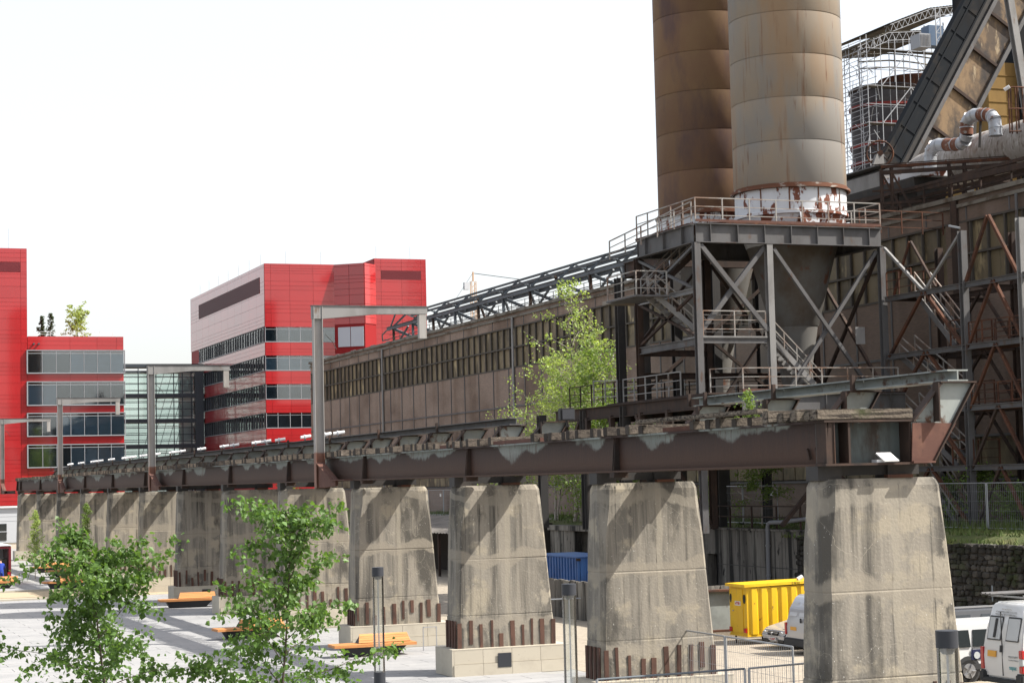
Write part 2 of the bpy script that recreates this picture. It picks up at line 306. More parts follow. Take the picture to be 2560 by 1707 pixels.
m_stove = mat('stove_shell', (.075,.07,.075), .7, var=[((.045,.042,.046),(.3,.3,.3),.45,.65)])
m_redband = mat('red_band', (.25,.035,.03), .6)
m_scaf = mat('scaffold_tube', (.36,.37,.39), .5, metal=.2)
m_canopy = mat('canopy_slats', (.075,.068,.055), .8, var=[((.2,.18,.14),(.4,.4,.4),.5,.7)])
m_ochre = mat('ochre_wall', (.24,.145,.04), .8, var=[((.16,.095,.028),(.3,.3,.1),.45,.65)])
m_lift = mat('lift_blue', (.07,.12,.20), .5)
m_retain = mat('retaining_concrete', (.19,.175,.155), .95, var=[((.28,.265,.235),(.9,.9,.12),.5,.62), ((.03,.029,.027),(1.5,1.5,.09),.46,.58,8), ((.02,.02,.02),(3,3,1.6),.6,.7,6)], bump=(8,.4))
m_stone = mat('wall_stone', (.07,.064,.056), .95, var=[((.035,.032,.028),(2,2,2),.45,.65), ((.035,.042,.018),(.7,.7,.7),.5,.64)], rnd=.45, bump=(12,.5))
m_mortar = mat('stone_mortar', (.045,.04,.034), .95)
m_corr = mat('corrugated_roof', (.17,.155,.14), .85, var=[((.10,.09,.08),(1,1,1),.45,.65)])
m_yellow = mat('yellow_paint', (.80,.50,.015), .4, var=[((.68,.37,.012),(.8,.8,.4),.48,.72),((.30,.14,.03),(5,5,3),.65,.70),((.45,.33,.08),(9,9,.8),.62,.72,6)])
m_blue = mat('container_blue', (.045,.14,.38), .5, var=[((.03,.09,.26),(1,1,1),.5,.7)])
m_galv = mat('galvanised_fence', (.36,.375,.39), .4, metal=.4)
m_wire = mat('fence_wire', (.30,.31,.325), .5, metal=.3)
m_pvc = mat('grey_pipe', (.20,.205,.22), .5)
m_vanwhite = mat('van_white', (.72,.73,.73), .3, coat=.5)
m_silver = mat('silver_paint', (.48,.49,.52), .3, metal=.3, coat=.6)
m_darkcar = mat('dark_car_paint', (.07,.075,.085), .25, coat=.6)
m_maroon = mat('maroon_paint', (.16,.012,.02), .3, coat=.4)
m_cargls = mat('car_glass', (.02,.026,.028), .08, spec=.7)
m_filmgls = mat('film_glass', (.55,.58,.60), .25)
m_tyre = mat('tyre', (.02,.02,.02), .85)
m_rim = mat('wheel_rim', (.45,.46,.48), .35, metal=.6)
m_bumper = mat('bumper', (.05,.052,.055), .7)
m_tail = mat('tail_light', (.45,.012,.015), .25, coat=.4)
m_plate = mat('orange_plate', (.75,.38,.05), .5)
m_wplate = mat('white_plate', (.7,.7,.68), .5)
m_redtxt = mat('red_print', (.5,.03,.04), .6)
m_teal = mat('teal_print', (.08,.36,.40), .6)
m_greytxt = mat('grey_print', (.35,.36,.37), .6)
m_navy = mat('navy_print', (.02,.025,.08), .6)
m_signblue = mat('sign_blue', (.02,.25,.55), .5)
m_orange = mat('orange_plastic', (.75,.09,.03), .5)
m_cloth = mat('blue_workwear', (.02,.05,.32), .85)
m_skin = mat('skin', (.45,.27,.19), .6)
m_hair = mat('dark_hair', (.02,.016,.012), .8)
m_bark = mat('birch_bark', (.42,.37,.33), .85, var=[((.06,.05,.045),(5,5,2.5),.56,.62,5)])
m_dbark = mat('dark_bark', (.085,.065,.05), .9)
def leaf_mat(name, c, rnd=.25):
    m = mat(name, c, .5); nt = m.node_tree; N, L = nt.nodes, nt.links; B = N['Principled BSDF']
    geo = N.new('ShaderNodeNewGeometry'); hs = N.new('ShaderNodeHueSaturation'); mr = N.new('ShaderNodeMapRange')
    mr.inputs['To Min'].default_value = 1-rnd; mr.inputs['To Max'].default_value = 1+rnd
    L.new(geo.outputs['Random Per Island'], mr.inputs['Value']); L.new(mr.outputs[0], hs.inputs['Value']); hs.inputs['Color'].default_value = (*c,1)
    L.new(hs.outputs[0], B.inputs['Base Color'])
    tl = N.new('ShaderNodeBsdfTranslucent'); tl.inputs[0].default_value = (c[0]*1.5,c[1]*1.45,c[2]*.7,1)
    mx = N.new('ShaderNodeMixShader'); mx.inputs[0].default_value = .42
    L.new(B.outputs[0], mx.inputs[1]); L.new(tl.outputs[0], mx.inputs[2]); L.new(mx.outputs[0], N['Material Output'].inputs['Surface'])
    return m
m_leafA = leaf_mat('birch_leaf', (.078,.145,.034), .5); m_leafB = leaf_mat('spring_leaf', (.25,.33,.10), .3); m_leafC = leaf_mat('shrub_leaf', (.12,.185,.04)); m_leafD = leaf_mat('spruce_needle', (.05,.075,.045))

# ------------------------------------------------------------------ ground
tag(MB().box(-3000,3000,-3000,3000,-.6,-.04).build('ground', m_earth), kind='structure')
plaza = tag(MB().box(-40,23.6,-20,232,-.3,-.012).build('plaza', m_gap), kind='structure')
random.seed(3)
slab = MB().box(-.988,.988,-.488,.488,0,.012).build('paving_slab', m_pave, plaza)
cells = []
for j in range(0, 105):
    for i in range(0, 14):
        x = 23.4-1-2.0*i-(j % 2)*1.0; y = 27.5+1.0*j
        if y < x*1.55-2 or x < 1.5 or 110.5 < y < 120.5: continue
        if x < y*.07-1.5: continue
        if 19.3 < x < 23.4 and ((y-34.0) % 11.35) < 1.6: continue
        cells.append((y, x))
cells.sort()
for k, (y, x) in enumerate(cells[:299]):
    if k == 0: put(slab, (x,y,-.012), plaza)
    else: dup(slab, (x,y,-.012), plaza)
mb = MB()
for y, x in cells[299:]: mb.box(x-.99,x+.99,y-.49,y+.49,-.012,0)
mb.build('far_paving', m_pave, plaza, kind='stuff')
tag(MB().box(-20,23.0,111,120,-.2,.004).build('gravel_path', m_sand), kind='structure')
for k, yy in enumerate((110.7, 120.1)):
    tag(MB().box(-20,19,yy,yy+.32,-.2,.10).build('path_kerb', m_plinth), kind='structure')
tag(MB().box(23.6,44.1,-20,232,-.3,-.006).build('works_yard', m_gravel), kind='structure')

# upper terrace behind the retaining wall
TZ = 3.45
def terrace():
    random.seed(8); mb = MB(); nx, ny = 26, 190
    X = [43.75+i*.62 for i in range(nx)]; Y = [40+j*1.0 for j in range(ny)]
    P = []
    for j, y in enumerate(Y):
        for i, x in enumerate(X):
            z0 = TZ+random.uniform(-.06,.06)
            if i == 0: z0 = TZ-.45+random.uniform(-.12,.12); x += random.uniform(-.1,.25)
            elif i == 1: z0 = TZ-.12+random.uniform(-.1,.08)
            if 78.5 < y < 90 and i < 2: z0 = TZ-.14; x = X[i]+.35
            P.append((x,y,z0))
    F = [(j*nx+i, j*nx+i+1, (j+1)*nx+i+1, (j+1)*nx+i) for j in range(ny-1) for i in range(nx-1)]
    o = mb.poly(P,F).build('terrace_bank', m_turf, smooth=True); tag(o, kind='structure')
terrace()
def grass():
    random.seed(5); mb = MB()
    for k in range(15000):
        y = 58+(random.random()**1.5)*95; x = 43.75+random.random()**1.3*7.5
        if x < 44.3 and 78.5 < y < 90: continue
        if random.random() < .35: y = random.uniform(58, 80)
        h = random.uniform(.10,.42)*(1.5 if x > 46.5 else .8); a = random.uniform(0,6.28); w = random.uniform(.02,.05)
        z0 = TZ-.08 if x > 44.6 else TZ-.38
        dx, dy = math.cos(a)*w, math.sin(a)*w; lx, ly = random.uniform(-.15,.15), random.uniform(-.15,.15)
        mb.poly([(x-dx,y-dy,z0),(x+dx,y+dy,z0),(x+lx,y+ly,z0+h)], [(0,1,2)])
    tag(mb.build('terrace_grass', m_grass), 'rough green grass growing along the raised terrace', 'grass', kind='stuff')
grass()

# ------------------------------------------------------------------ concrete piers
PY = [34.3,45.7,57.0,68.35,79.6,90.85,102.1,113.6,125.4,137.5,149.9,162.2,176.0]
def ring(x0,x1,y0,y1,c,z,jit,rnd):
    P = [(x0+c,y0),(x1-c*.5,y0),(x1,y0+c*.5),(x1,y1-c*.5),(x1-c*.5,y1),(x0+c,y1),(x0,y1-c),(x0,y0+c)]
    return [(x+rnd.uniform(-jit,jit), y+rnd.uniform(-jit,jit), z) for x,y in P]
pier_names = ['nearest and largest battered concrete pier, under the cut end of the viaduct', 'second concrete pier from the cut viaduct end, wire fence at its foot',
 'third concrete pier from the cut viaduct end, dark square plate on its plinth', 'fourth concrete pier from the cut end, orange bench in front of its plinth',
 'fifth concrete pier from the cut end, stained dark and half behind the birch', 'sixth concrete pier from the cut end of the viaduct', 'seventh concrete pier from the cut end, bench before its plinth',
 'eighth concrete pier from the cut end of the viaduct', 'ninth concrete pier from the cut end of the viaduct', 'tenth concrete pier from the cut end of the viaduct',
 'eleventh concrete pier from the cut end of the viaduct', 'twelfth concrete pier from the cut end of the viaduct', 'farthest concrete pier at the left end of the viaduct']
bar_f = bar_s = None
for n, y in enumerate(PY):
    R = random.Random(n+40)
    pier = thing('concrete_pier', (21.2,y+.55,0), pier_names[n], 'pier', 'piers of the railway viaduct')
    zs = [.78,1.25,1.80,1.83,1.86,2.6,3.55,3.58,3.61,4.5,5.3,5.72,5.83,5.88]; P = []; ins = {1.83:.011, 3.58:.010}
    for z in zs:
        t = (z-.78)/5.1; q = ins.get(z,0); top = max(0, (z-5.68)/.2)**2*.07
        P += ring(19.70+.13*t+q+top, 23.02-.40*t-q-top, y-.02+.06*t+q+top, y+1.1-.1*t-q-top, .10+.05*t+.1*(t>.85), z, .008 if q == 0 else .004, R)
    m = 8; F = [(j*m+i, j*m+(i+1)%m, (j+1)*m+(i+1)%m, (j+1)*m+i) for j in range(len(zs)-1) for i in range(m)]
    F += [tuple(range(m-1,-1,-1)), tuple(range((len(zs)-1)*m, len(zs)*m))]
    MB().poly(P,F).build('pier_body', m_conc, pier)
    core = MB().box(19.52,23.36,y-.16,y+1.35,0,.76).build('plinth_core', m_plinth, pier)
    for i in range(4):                                   # pale facing slabs of the plinth
        xa = 19.51+i*.965
        for (za, zb) in ((.0,.36),(.37,.80)):
            MB().box(xa,xa+.955,y-.22-.03*(zb<.5),y-.165,za,zb).build('facing_slab', m_plinth, core)
    MB().box(19.45,19.518,y-.22,y+1.4,0,.80).build('facing_slab', m_plinth, core)
    MB().box(19.45,23.37,y-.225,y+1.4,.801,.835).build('plinth_cap', m_plinth, core)
    if n in (2,4,6): MB().box(20.95,21.40,y-.262,y-.252,.22,.66).build('dark_plate', m_anth, pier)
    nb = 10
    for i in range(nb):                                  # rusted uprights let into the foot
        xb = 19.80+i*(3.10/(nb-1))+R.uniform(-.03,.03); hb = R.choice((R.uniform(.7,.85),R.uniform(.66,.82),R.uniform(.6,.8),R.uniform(.35,.6)))
        if n < 9:
            if bar_f is None: bar_f = MB().box(-.065,.065,-.02,.02,0,.85).build('rust_strip', m_rustbar, pier); b = put(bar_f,(xb,y-.025,.83),pier)
            else: b = dup(bar_f,(xb,y-.025,.83),pier)
            b.scale = (R.uniform(.5,1.15),1,hb/.85); b.location.z += R.choice((0,0,0,.86-hb)); b.rotation_euler.y = R.uniform(-.03,.03)
    for i in range(4):
        if n < 9:
            if bar_s is None: bar_s = MB().box(-.02,.02,-.07,.07,0,.85).build('rust_strip', m_rustbar, pier); put(bar_s,(19.69,y+.14+i*.26,.83),pier)
            else: dup(bar_s,(19.69,y+.14+i*.26,.83),pier)

# ------------------------------------------------------------------ railway viaduct deck
via = thing('railway_viaduct', (21,34.2,6.2), 'rusty steel railway viaduct with timber sleepers running along the concrete piers', 'viaduct')
YE = PY[12]+2.0
joints = [34.17]+[p-.75 for p in PY[1:]]+[YE]
for k in range(len(joints)-1):
    ya, yb = joints[k]+.012, joints[k+1]-.012
    for xw, nm in ((20.02,'near_girder'),(22.0,'far_girder')):
        g = MB()
        g.box(xw-.012,xw+.012,ya,yb,6.20,7.03); g.box(xw-.19,xw+.19,ya,yb,6.155,6.198); g.box(xw-.19,xw+.19,ya,yb,7.032,7.075)
        go = g.build(nm, m_girder, via)
        if xw < 21:
            for yy in (ya+.02, yb-.05):
                MB().prism([(xw-.19,6.2),(xw-.014,6.2),(xw-.014,7.03),(xw-.12,7.03)],1,yy,yy+.03).build('stiffener', m_drust, go)
            if k == 0:
                for yy in (34.75,35.1): MB().bar((xw-.06,yy,6.3),(xw-.06,yy+.1,6.52),.05,.05).build('lug', m_drust, go)
    if k: MB().box(19.80,20.2,joints[k]-.14,joints[k]+.14,6.02,6.153).build('splice_plate', m_drust, via)
# cut end frame over the nearest pier
ef = MB().box(19.84,21.86,34.60,34.63,6.2,7.03).build('end_plate', m_endplate, via)
MB().box(19.83,19.87,34.20,34.6,6.2,7.03).build('end_stiffener', m_drust, via)
for xx in (20.35,21.80): MB().box(xx,xx+.05,34.20,34.59,6.2,7.03).build('end_stiffener', m_drust, via)
MB().box(19.78,21.95,34.16,34.59,6.15,6.197).build('end_flange', m_drust, via); MB().box(19.78,21.95,34.16,34.59,7.034,7.076).build('end_flange', m_drust, via)
mb = MB()
for i in range(6): mb.cyl((21.88,34.3,6.3+i*.12),(21.92,34.3,6.3+i*.12),.03,6)
mb.build('rivet_row', m_rust, via, kind='stuff')
for n, y in enumerate(PY):                               # bearings on the pier heads
    R = random.Random(n)
    for xx in (19.9,21.55): MB().box(xx-.1,xx+.45,y+.22,y+.72,5.86,6.15).build('bearing', m_dsteel, via)
    MB().box(19.85,22.25,y+.30,y+.62,5.95,6.148).build('cross_beam', m_dsteel, via)
    MB().box(21.35+.1*(n%2),21.95,y+.06,y+.2,5.88,5.95).build('bearing_plate', m_rust, via)
for k in range(20):                                      # cross ties between the girders (dark underside)
    y = 38+k*6.9
    MB().box(20.04,21.98,y,y+.10,6.3,6.6).build('cross_tie', m_drust, via)
random.seed(12); y = 34.3; ns = 0; far = MB(); sp = []
base = None
while y < YE-.3:
    R = random.random()
    gap = (50.2 < y < 53.6) or (57.6 < y < 59.0 and R < .7) or (40.3 < y < 41.9 and R < .85)
    if not gap and random.random() > .07:
        L_ = random.uniform(-.12,.14); w = random.uniform(.8,1.15); h = random.uniform(.75,1.05)
        if ns < 300:
            if base is None:
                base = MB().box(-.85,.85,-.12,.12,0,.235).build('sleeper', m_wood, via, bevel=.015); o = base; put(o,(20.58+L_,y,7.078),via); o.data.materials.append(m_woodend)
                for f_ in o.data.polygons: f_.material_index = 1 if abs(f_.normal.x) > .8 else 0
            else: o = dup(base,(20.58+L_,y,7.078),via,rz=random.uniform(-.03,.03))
            o.scale = (1,w,h)
        else: far.box(19.75+L_,21.45+L_,y-.11,y+.11,7.078,7.29)
        ns += 1
    y += random.uniform(.5,.56) if y > 90 else random.uniform(.56,.72)
if far.v: far.build('far_sleepers', m_wood, via, kind='stuff')
for (ya,yb) in ((50.0,53.8),(40.2,42.0),(57.4,58.8)): MB().box(19.87,20.17,ya,yb,7.078,7.19).build('bearer_channel', m_bracketrust, via)
for (ya,yb,xo) in ((34.18,34.46,0),(34.50,34.78,.03),(34.95,35.22,-.05),(35.6,35.86,.0),(36.3,36.55,.02)):   # heavy timbers on the cut end
    MB().box(19.62+xo,21.9,ya,yb,7.08,7.33+.05*math.sin(ya*40)).build('end_timber', m_timber, via, bevel=.025)
MB().box(19.6,19.9,36.7,43,7.32,7.42).build('edge_timber', m_timber, via, bevel=.02)
# outrigger brackets and the edge beam on the far side
def outrigger(y, z2=7.82, beam=True):
    b = MB().poly([(21.80,y,6.22),(22.32,y,6.22),(23.36,y,z2),(22.58,y,z2),(21.85,y,7.02)]+[(a,y+.022,c) for a,c in ((21.80,6.22),(22.32,6.22),(23.36,z2),(22.58,z2),(21.85,7.02))],
                   [(0,1,2,3,4),(9,8,7,6,5),(0,5,6,1),(1,6,7,2),(2,7,8,3),(3,8,9,4),(4,9,5,0)]).build('outrigger', m_bracket, via)
    MB().bar((22.33,y+.011,6.22),(23.37,y+.011,z2),.26,.03,upv=(-1,0,.65)).build('flange', m_drust, b)
    MB().bar((21.85,y+.011,7.03),(22.57,y+.011,z2),.26,.03,upv=(-1,0,.9)).build('flange', m_drust, b)
    MB().box(21.80,22.33,y-.13,y+.16,6.17,6.213).build('foot_plate', m_bracketrust, b)
    MB().box(22.40,22.43,y-.22,y+.0,7.02,z2).build('gusset', m_drust, b)
    MB().box(22.52,23.40,y-.13,y+.15,z2+.003,z2+.035).build('head_plate', m_drust, b)
ob = [34.2+3.717*k for k in range(38)]
for k, y in enumerate(ob):
    if 48.5 < y < 55.5 : continue
    if y > YE-2: continue
    outrigger(y)
e0 = ob[0]
MB().poly([(21.8,34.14,6.2),(22.36,34.14,6.2),(22.9,34.14,6.98),(22.3,34.14,7.0),(21.85,34.14,7.0)]+[(a,34.172,c) for a,c in ((21.8,6.2),(22.36,6.2),(22.9,6.98),(22.3,7.0),(21.85,7.0))],
  [(0,1,2,3,4),(9,8,7,6,5),(0,5,6,1),(1,6,7,2),(2,7,8,3),(3,8,9,4),(4,9,5,0)]).build('end_gusset', m_bracketrust, via)
for ya, yb in ((34.1,46.2),(59.9,YE-2)):
    y = ya; k = 0
    while y < yb-.5:
        y2 = min(y+3.717*(1 if y < 50 else 2), yb)
        MB().ibar((22.97,y+.01,7.98),(22.97,y2-.01,7.98),.5,.24,.03).build('edge_beam', m_bracket if y < 50 else m_steel, via)
        MB().box(22.62,22.70,y2-.05,y2+.05,7.86,8.2).build('stop', m_drust, via)
        y = y2
tag(MB().box(21.0,21.2,34.2,34.4,6.2,6.26).poly([(21.12,34.08,6.23),(21.46,34.08,6.23),(21.34,34.22,6.40),(21.0,34.22,6.40),(21.12,34.11,6.21),(21.46,34.11,6.21),(21.34,34.25,6.38),(21.0,34.25,6.38)],[(0,1,2,3),(7,6,5,4),(0,4,5,1),(1,5,6,2),(2,6,7,3),(3,7,4,0)]).build('small_floodlight', m_white), 'small white floodlight lying on the cut end of the viaduct', 'floodlight')
fl = thing('square_floodlight', (23.2,56.02,7.7), 'black square floodlight standing on the viaduct edge before the tall birch', 'floodlight')
MB().box(22.95,23.45,55.95,56.2,7.86,8.25).build('housing', m_black, fl, bevel=.03); MB().box(23.0,23.4,55.93,55.95,7.9,8.2).build('lens', m_anth, fl); MB().bar((23.2,56.1,7.66),(23.2,56.1,7.87),.06).build('stand', m_black, fl)
# white tubular floodlights on the edge beam
fy = [81.57,83.73,87.28,92.19,95.12,97.26,102.4,104.9,111.06,117.07,119.86,125.44,130.26,134.54,137.7,143.7,149.16,152.4,159.1,165.4]
tb = thing('tube_floodlight', (22.9,fy[0],8.1), '', 'floodlight', 'white tube floodlights on the viaduct edge beam')
MB().cyl((22.66,fy[0],8.25),(23.16,fy[0],8.32),.075,10).build('barrel', m_white, tb, smooth=True); MB().cyl((22.83,fy[0],8.274),(22.88,fy[0],8.281),.11,10).build('collar', m_greypanel, tb); MB().bar((22.9,fy[0]+.05,8.1),(22.9,fy[0]+.05,8.26),.05).build('foot', m_steel, tb)
for k, y in enumerate(fy):
    ords = ['nearest','second','third','fourth','fifth','sixth','seventh','eighth','ninth','tenth','eleventh','twelfth','thirteenth','fourteenth','fifteenth','sixteenth','seventeenth','eighteenth','nineteenth','farthest']
    lab = ords[k]+' white tube floodlight on the viaduct edge beam, counted leftwards from the tallest gantry'
    if k == 0: tb['label'] = lab
    else: dup_thing(tb, (22.9,y,8.1), random.uniform(-.25,.25), lab)
# ------------------------------------------------------------------ gallows gantries
gn = ['tallest and nearest gallows gantry, grey post with rusty foot before the red office', 'second gallows gantry, its post in front of the glass link', 'third gallows gantry, in front of the low red wing windows', 'farthest gallows gantry at the left picture edge']
for k, y in enumerate((72.7,108.9,147.0,187.3)):
    g = thing('gallows_gantry', (19.62,y,5.9), gn[k], 'gantry', 'gallows gantries along the viaduct')
    MB().box(19.44,19.46,y-.16,y+.16,5.9,12.98).box(19.78,19.80,y-.16,y+.16,5.9,12.98).box(19.462,19.778,y-.012,y+.012,5.9,12.98).build('post', m_post, g)
    MB().prism([(19.40,13.0),(24.12,13.0),(24.12,12.72),(22.0,12.70),(19.802,12.50),(19.40,12.50)],1,y-.13,y+.13).build('arm', m_lsteel, g)
    MB().box(23.78,24.08,y-.12,y+.12,11.75,12.70).build('drop_post', m_post, g)
    MB().box(19.38,24.16,y-.16,y+.16,13.002,13.03).build('arm_flange', m_steel, g)
    ft = MB().prism([(y-.17,5.92),(y-.17,6.88),(y-2.6,6.17),(y-2.6,5.98),(y-.9,5.92)],0,19.52,19.62).build('foot_gusset', m_bracketrust, g)
    MB().bar((19.57,y-.17,6.90),(19.57,y-2.3,6.20),.32,.03).build('foot_flange', m_bracketrust, ft); MB().bar((19.57,y-2.3,6.19),(19.57,y-4.2,6.19),.32,.03).build('foot_flange', m_bracketrust, ft)
    if k == 3: MB().ibar((19.75,y-.2,6.05),(19.75,YE,6.05),.3,.28).build('foot_beam', m_drust, g)
    MB().tube([(19.9,y-.1,11.9),(20.2,y-.1,11.6),(20.35,y-.1,11.3)],.015,5).build('cable_end', m_dsteel, g)
# small shrubs rooted on the deck come with the vegetation below

# ------------------------------------------------------------------ brick hall
HX, HY0, HY1 = 54.0, 60.0, 203.2
hall = thing('brick_hall', (64,131,TZ), 'long brown brick furnace hall with a band of tall dirty windows', 'hall')
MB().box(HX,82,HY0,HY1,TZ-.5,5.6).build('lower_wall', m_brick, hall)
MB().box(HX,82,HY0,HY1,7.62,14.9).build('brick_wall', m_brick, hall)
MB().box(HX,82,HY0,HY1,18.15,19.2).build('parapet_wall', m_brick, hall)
MB().box(HX+.3,82,HY0,HY1,5.6,7.62).build('window_backing', m_mull, hall); MB().box(HX+.3,82,HY0,HY1,14.9,18.15).build('window_backing', m_mull, hall)
MB().box(HX-.18,82.2,HY0-.1,HY1+.15,19.2,19.42).build('coping', m_gutter, hall)
MB().box(HX-.12,HX,HY0,HY1,18.82,18.99).build('gutter', m_gutter, hall)
pn = {}
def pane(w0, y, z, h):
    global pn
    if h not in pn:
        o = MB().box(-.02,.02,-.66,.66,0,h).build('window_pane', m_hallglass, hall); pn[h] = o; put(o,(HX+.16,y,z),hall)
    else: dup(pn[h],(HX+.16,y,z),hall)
ml = None; np_ = 0
y = 66.0; k = 0
while y < HY1-.8:
    yc = y+.704
    if abs(yc-79.8) > .95:
        for z, h in ((14.98,1.52),(16.56,1.55)): pane(0, yc, z, h)
    if k % 1 == 0: pane(0, yc, 5.68, 1.9)
    if ml is None: ml = MB().box(-.05,.08,-.05,.05,0,3.2).build('mullion', m_mull, hall); put(ml,(HX+.06,y,14.94),hall)
    else: dup(ml,(HX+.06,y,14.94),hall)
    y += 1.408; k += 1
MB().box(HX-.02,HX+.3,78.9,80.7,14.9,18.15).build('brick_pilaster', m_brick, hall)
MB().box(HX-.16,HX-.022,79.55,80.05,TZ,19.2).build('hall_column', m_drust, hall)
for z in (14.9,16.5,18.1): MB().box(HX-.03,HX+.12,HY0,HY1,z-.05,z+.06).build('window_rail', m_mull, hall)
y = HY0+1.3
while y < HY1:
    MB().box(HX-.05,HX,y-.06,y+.06,7.62,14.84).build('wall_post', m_steel, hall); MB().box(HX-.03,HX,y-.045,y+.045,18.18,18.8).build('wall_post', m_steel, hall); y += 3.52
for z in (11.85,7.65,5.55): MB().box(HX-.07,HX,HY0,HY1,z-.06,z+.06).build('wall_girt', m_steel, hall)
for y in (176.2,141.0,105.8,70.5): MB().box(HX-.16,HX-.075,y-.16,y+.16,TZ,18.9).build('hall_column', m_lsteel, hall)
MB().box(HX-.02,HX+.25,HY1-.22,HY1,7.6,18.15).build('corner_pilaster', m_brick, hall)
random.seed(4)
for k in range(14):
    y = 120+k*5.9+random.uniform(-1,1)
    MB().box(HX-.14,HX-.02,y,y+random.uniform(.8,1.6),19.43,19.5).build('coping_flashing', m_lsteel, hall)

# steel gallery frame on the hall roof
gal = thing('roof_gallery_frame', (56.5,130,19.4), 'blue grey open steel gallery frame standing along the hall roof', 'steel frame')
ga, gb = 112.0, 179.0
def chord(x, z, w, h, y0=ga, y1=gb, m=None, nm='chord'): MB().ibar((x,y0,z),(x,y1,z),w,h,.025).build(nm, m or m_bsteel, gal)
chord(55.3,21.05,.22,.34); chord(56.6,22.38,.14,.16,y1=172); chord(56.2,21.95,.16,.18,y1=174); chord(57.7,22.15,.16,.2,y1=170); chord(58.6,21.6,.2,.3,y1=176); chord(55.5,20.1,.06,.06,m=m_steel,nm='rail'); chord(55.5,20.45,.04,.04,m=m_steel,nm='rail'); chord(58.8,20.3,.04,.05,m=m_rust,nm='rail'); chord(58.8,20.8,.04,.05,m=m_rust,nm='rail')
yy = gb-2
i = 0
while yy > ga:
    MB().bar((55.35,yy+.9,20.95),(56.6,yy-.1,22.35),.14,.16).build('rafter', m_bsteel, gal)
    MB().bar((55.4,yy,19.42),(55.35,yy,20.95),.2,.22).build('post', m_bsteel if i % 2 else m_drust, gal)
    MB().bar((55.45,yy-.2,20.85),(57.4,yy-2.3,19.6),.26,.24).build('brace', m_bsteel, gal)
    MB().bar((57.4,yy-.3,22.1),(58.7,yy+.5,19.5),.16,.16).build('strut', m_bsteel if i % 3 else m_drust, gal)
    MB().bar((56.6,yy-.1,22.36),(58.6,yy-.1,21.6),.1,.12).build('purlin', m_bsteel, gal)
    if i % 2 == 0: MB().bar((55.5,yy-1,19.5),(55.9,yy-3,20.95),.14,.14).build('brace', m_bsteel, gal)
    MB().bar((55.5,yy-1.5,19.45),(55.5,yy-1.5,20.45),.05).build('rail_post', m_steel, gal); MB().bar((55.5,yy-4.5,19.45),(55.5,yy-4.5,20.45),.05).build('rail_post', m_steel, gal)
    MB().bar((58.8,yy-3,19.45),(58.8,yy-3,20.8),.05).build('rail_post', m_rust, gal)
    yy -= 6.05; i += 1
MB().tube([(55.35,179,21.0),(55.3,180.6,20.6),(55.4,180.8,20.05),(55.5,179,20.05)],.07,6).build('end_bar', m_steel, gal)
MB().bar((55.4,176.5,22.3),(55.4,178.5,20.9),.12).build('end_bar', m_bsteel, gal)

# ------------------------------------------------------------------ chimneys
def chimney(cx, cy, m, lab, grp, zb):
    t = thing('steel_chimney', (cx,cy,9.5), lab, 'chimney', grp); r = 2.72
    z = 19.72; k = 0
    while z < 41:
        MB().lathe((cx,cy), [(r-.02,z),(r,z+.03),(r,z+2.02),(r-.035,z+2.03),(r-.035,z+2.06)], 48, k*.4, k*.4+2*math.pi).build('shell_course', m, t, smooth=True)
        z += 2.06; k += 1
    MB().lathe((cx,cy), [(r,19.60),(r+.17,19.60),(r+.17,19.50),(r+.05,19.50),(r+.05,19.72),(r,19.72)], 48).build('ring_flange', m_rustring, t, smooth=True)
    MB().lathe((cx,cy), [(r-.03,19.5),(r-.03,18.45),(r+.05,18.42),(r+.05,18.28),(r-.05,18.25),(2.42,17.5),(2.2,16.9)], 48).build('white_collar', m_collar, t, smooth=True)
    MB().lathe((cx,cy), [(2.2,16.9),(2.0,16.3),(1.15,13.1),(1.1,13.05)], 40).build('hopper_cone', m_cone, t, smooth=True)
    MB().lathe((cx,cy), [(1.1,13.05),(1.08,12.9),(.8,11.2),(.62,9.6),(.62,9.2)], 32).build('hopper_throat', m_cone, t, smooth=True)
    for a in range(0,360,30):
        if 200 < a < 330: MB().bar((cx+2.70*math.cos(rad(a)),cy+2.70*math.sin(rad(a)),18.45),(cx+2.70*math.cos(rad(a)),cy+2.70*math.sin(rad(a)),19.5),.06,.04).build('seam', m_rustring, t)
    return t
c1 = chimney(45.75,81.5,m_chimR,'nearer chimney, weathered grey steel with a peeling white collar','two steel chimneys',0)
c2 = chimney(45.75,90.1,m_chimL,'rear chimney, dark orange rusted steel beside the grey one','two steel chimneys',0)
# maintenance hatch on the white collar of the near one
MB().prism([(44.85,17.6),(45.75,17.6),(45.85,18.3),(44.75,18.3)],1,78.85,78.9).build('hatch', m_collar, c1); MB().box(45.05,45.5,78.9,78.97,17.55,17.95).build('hatch_opening', m_dsteel, c1)

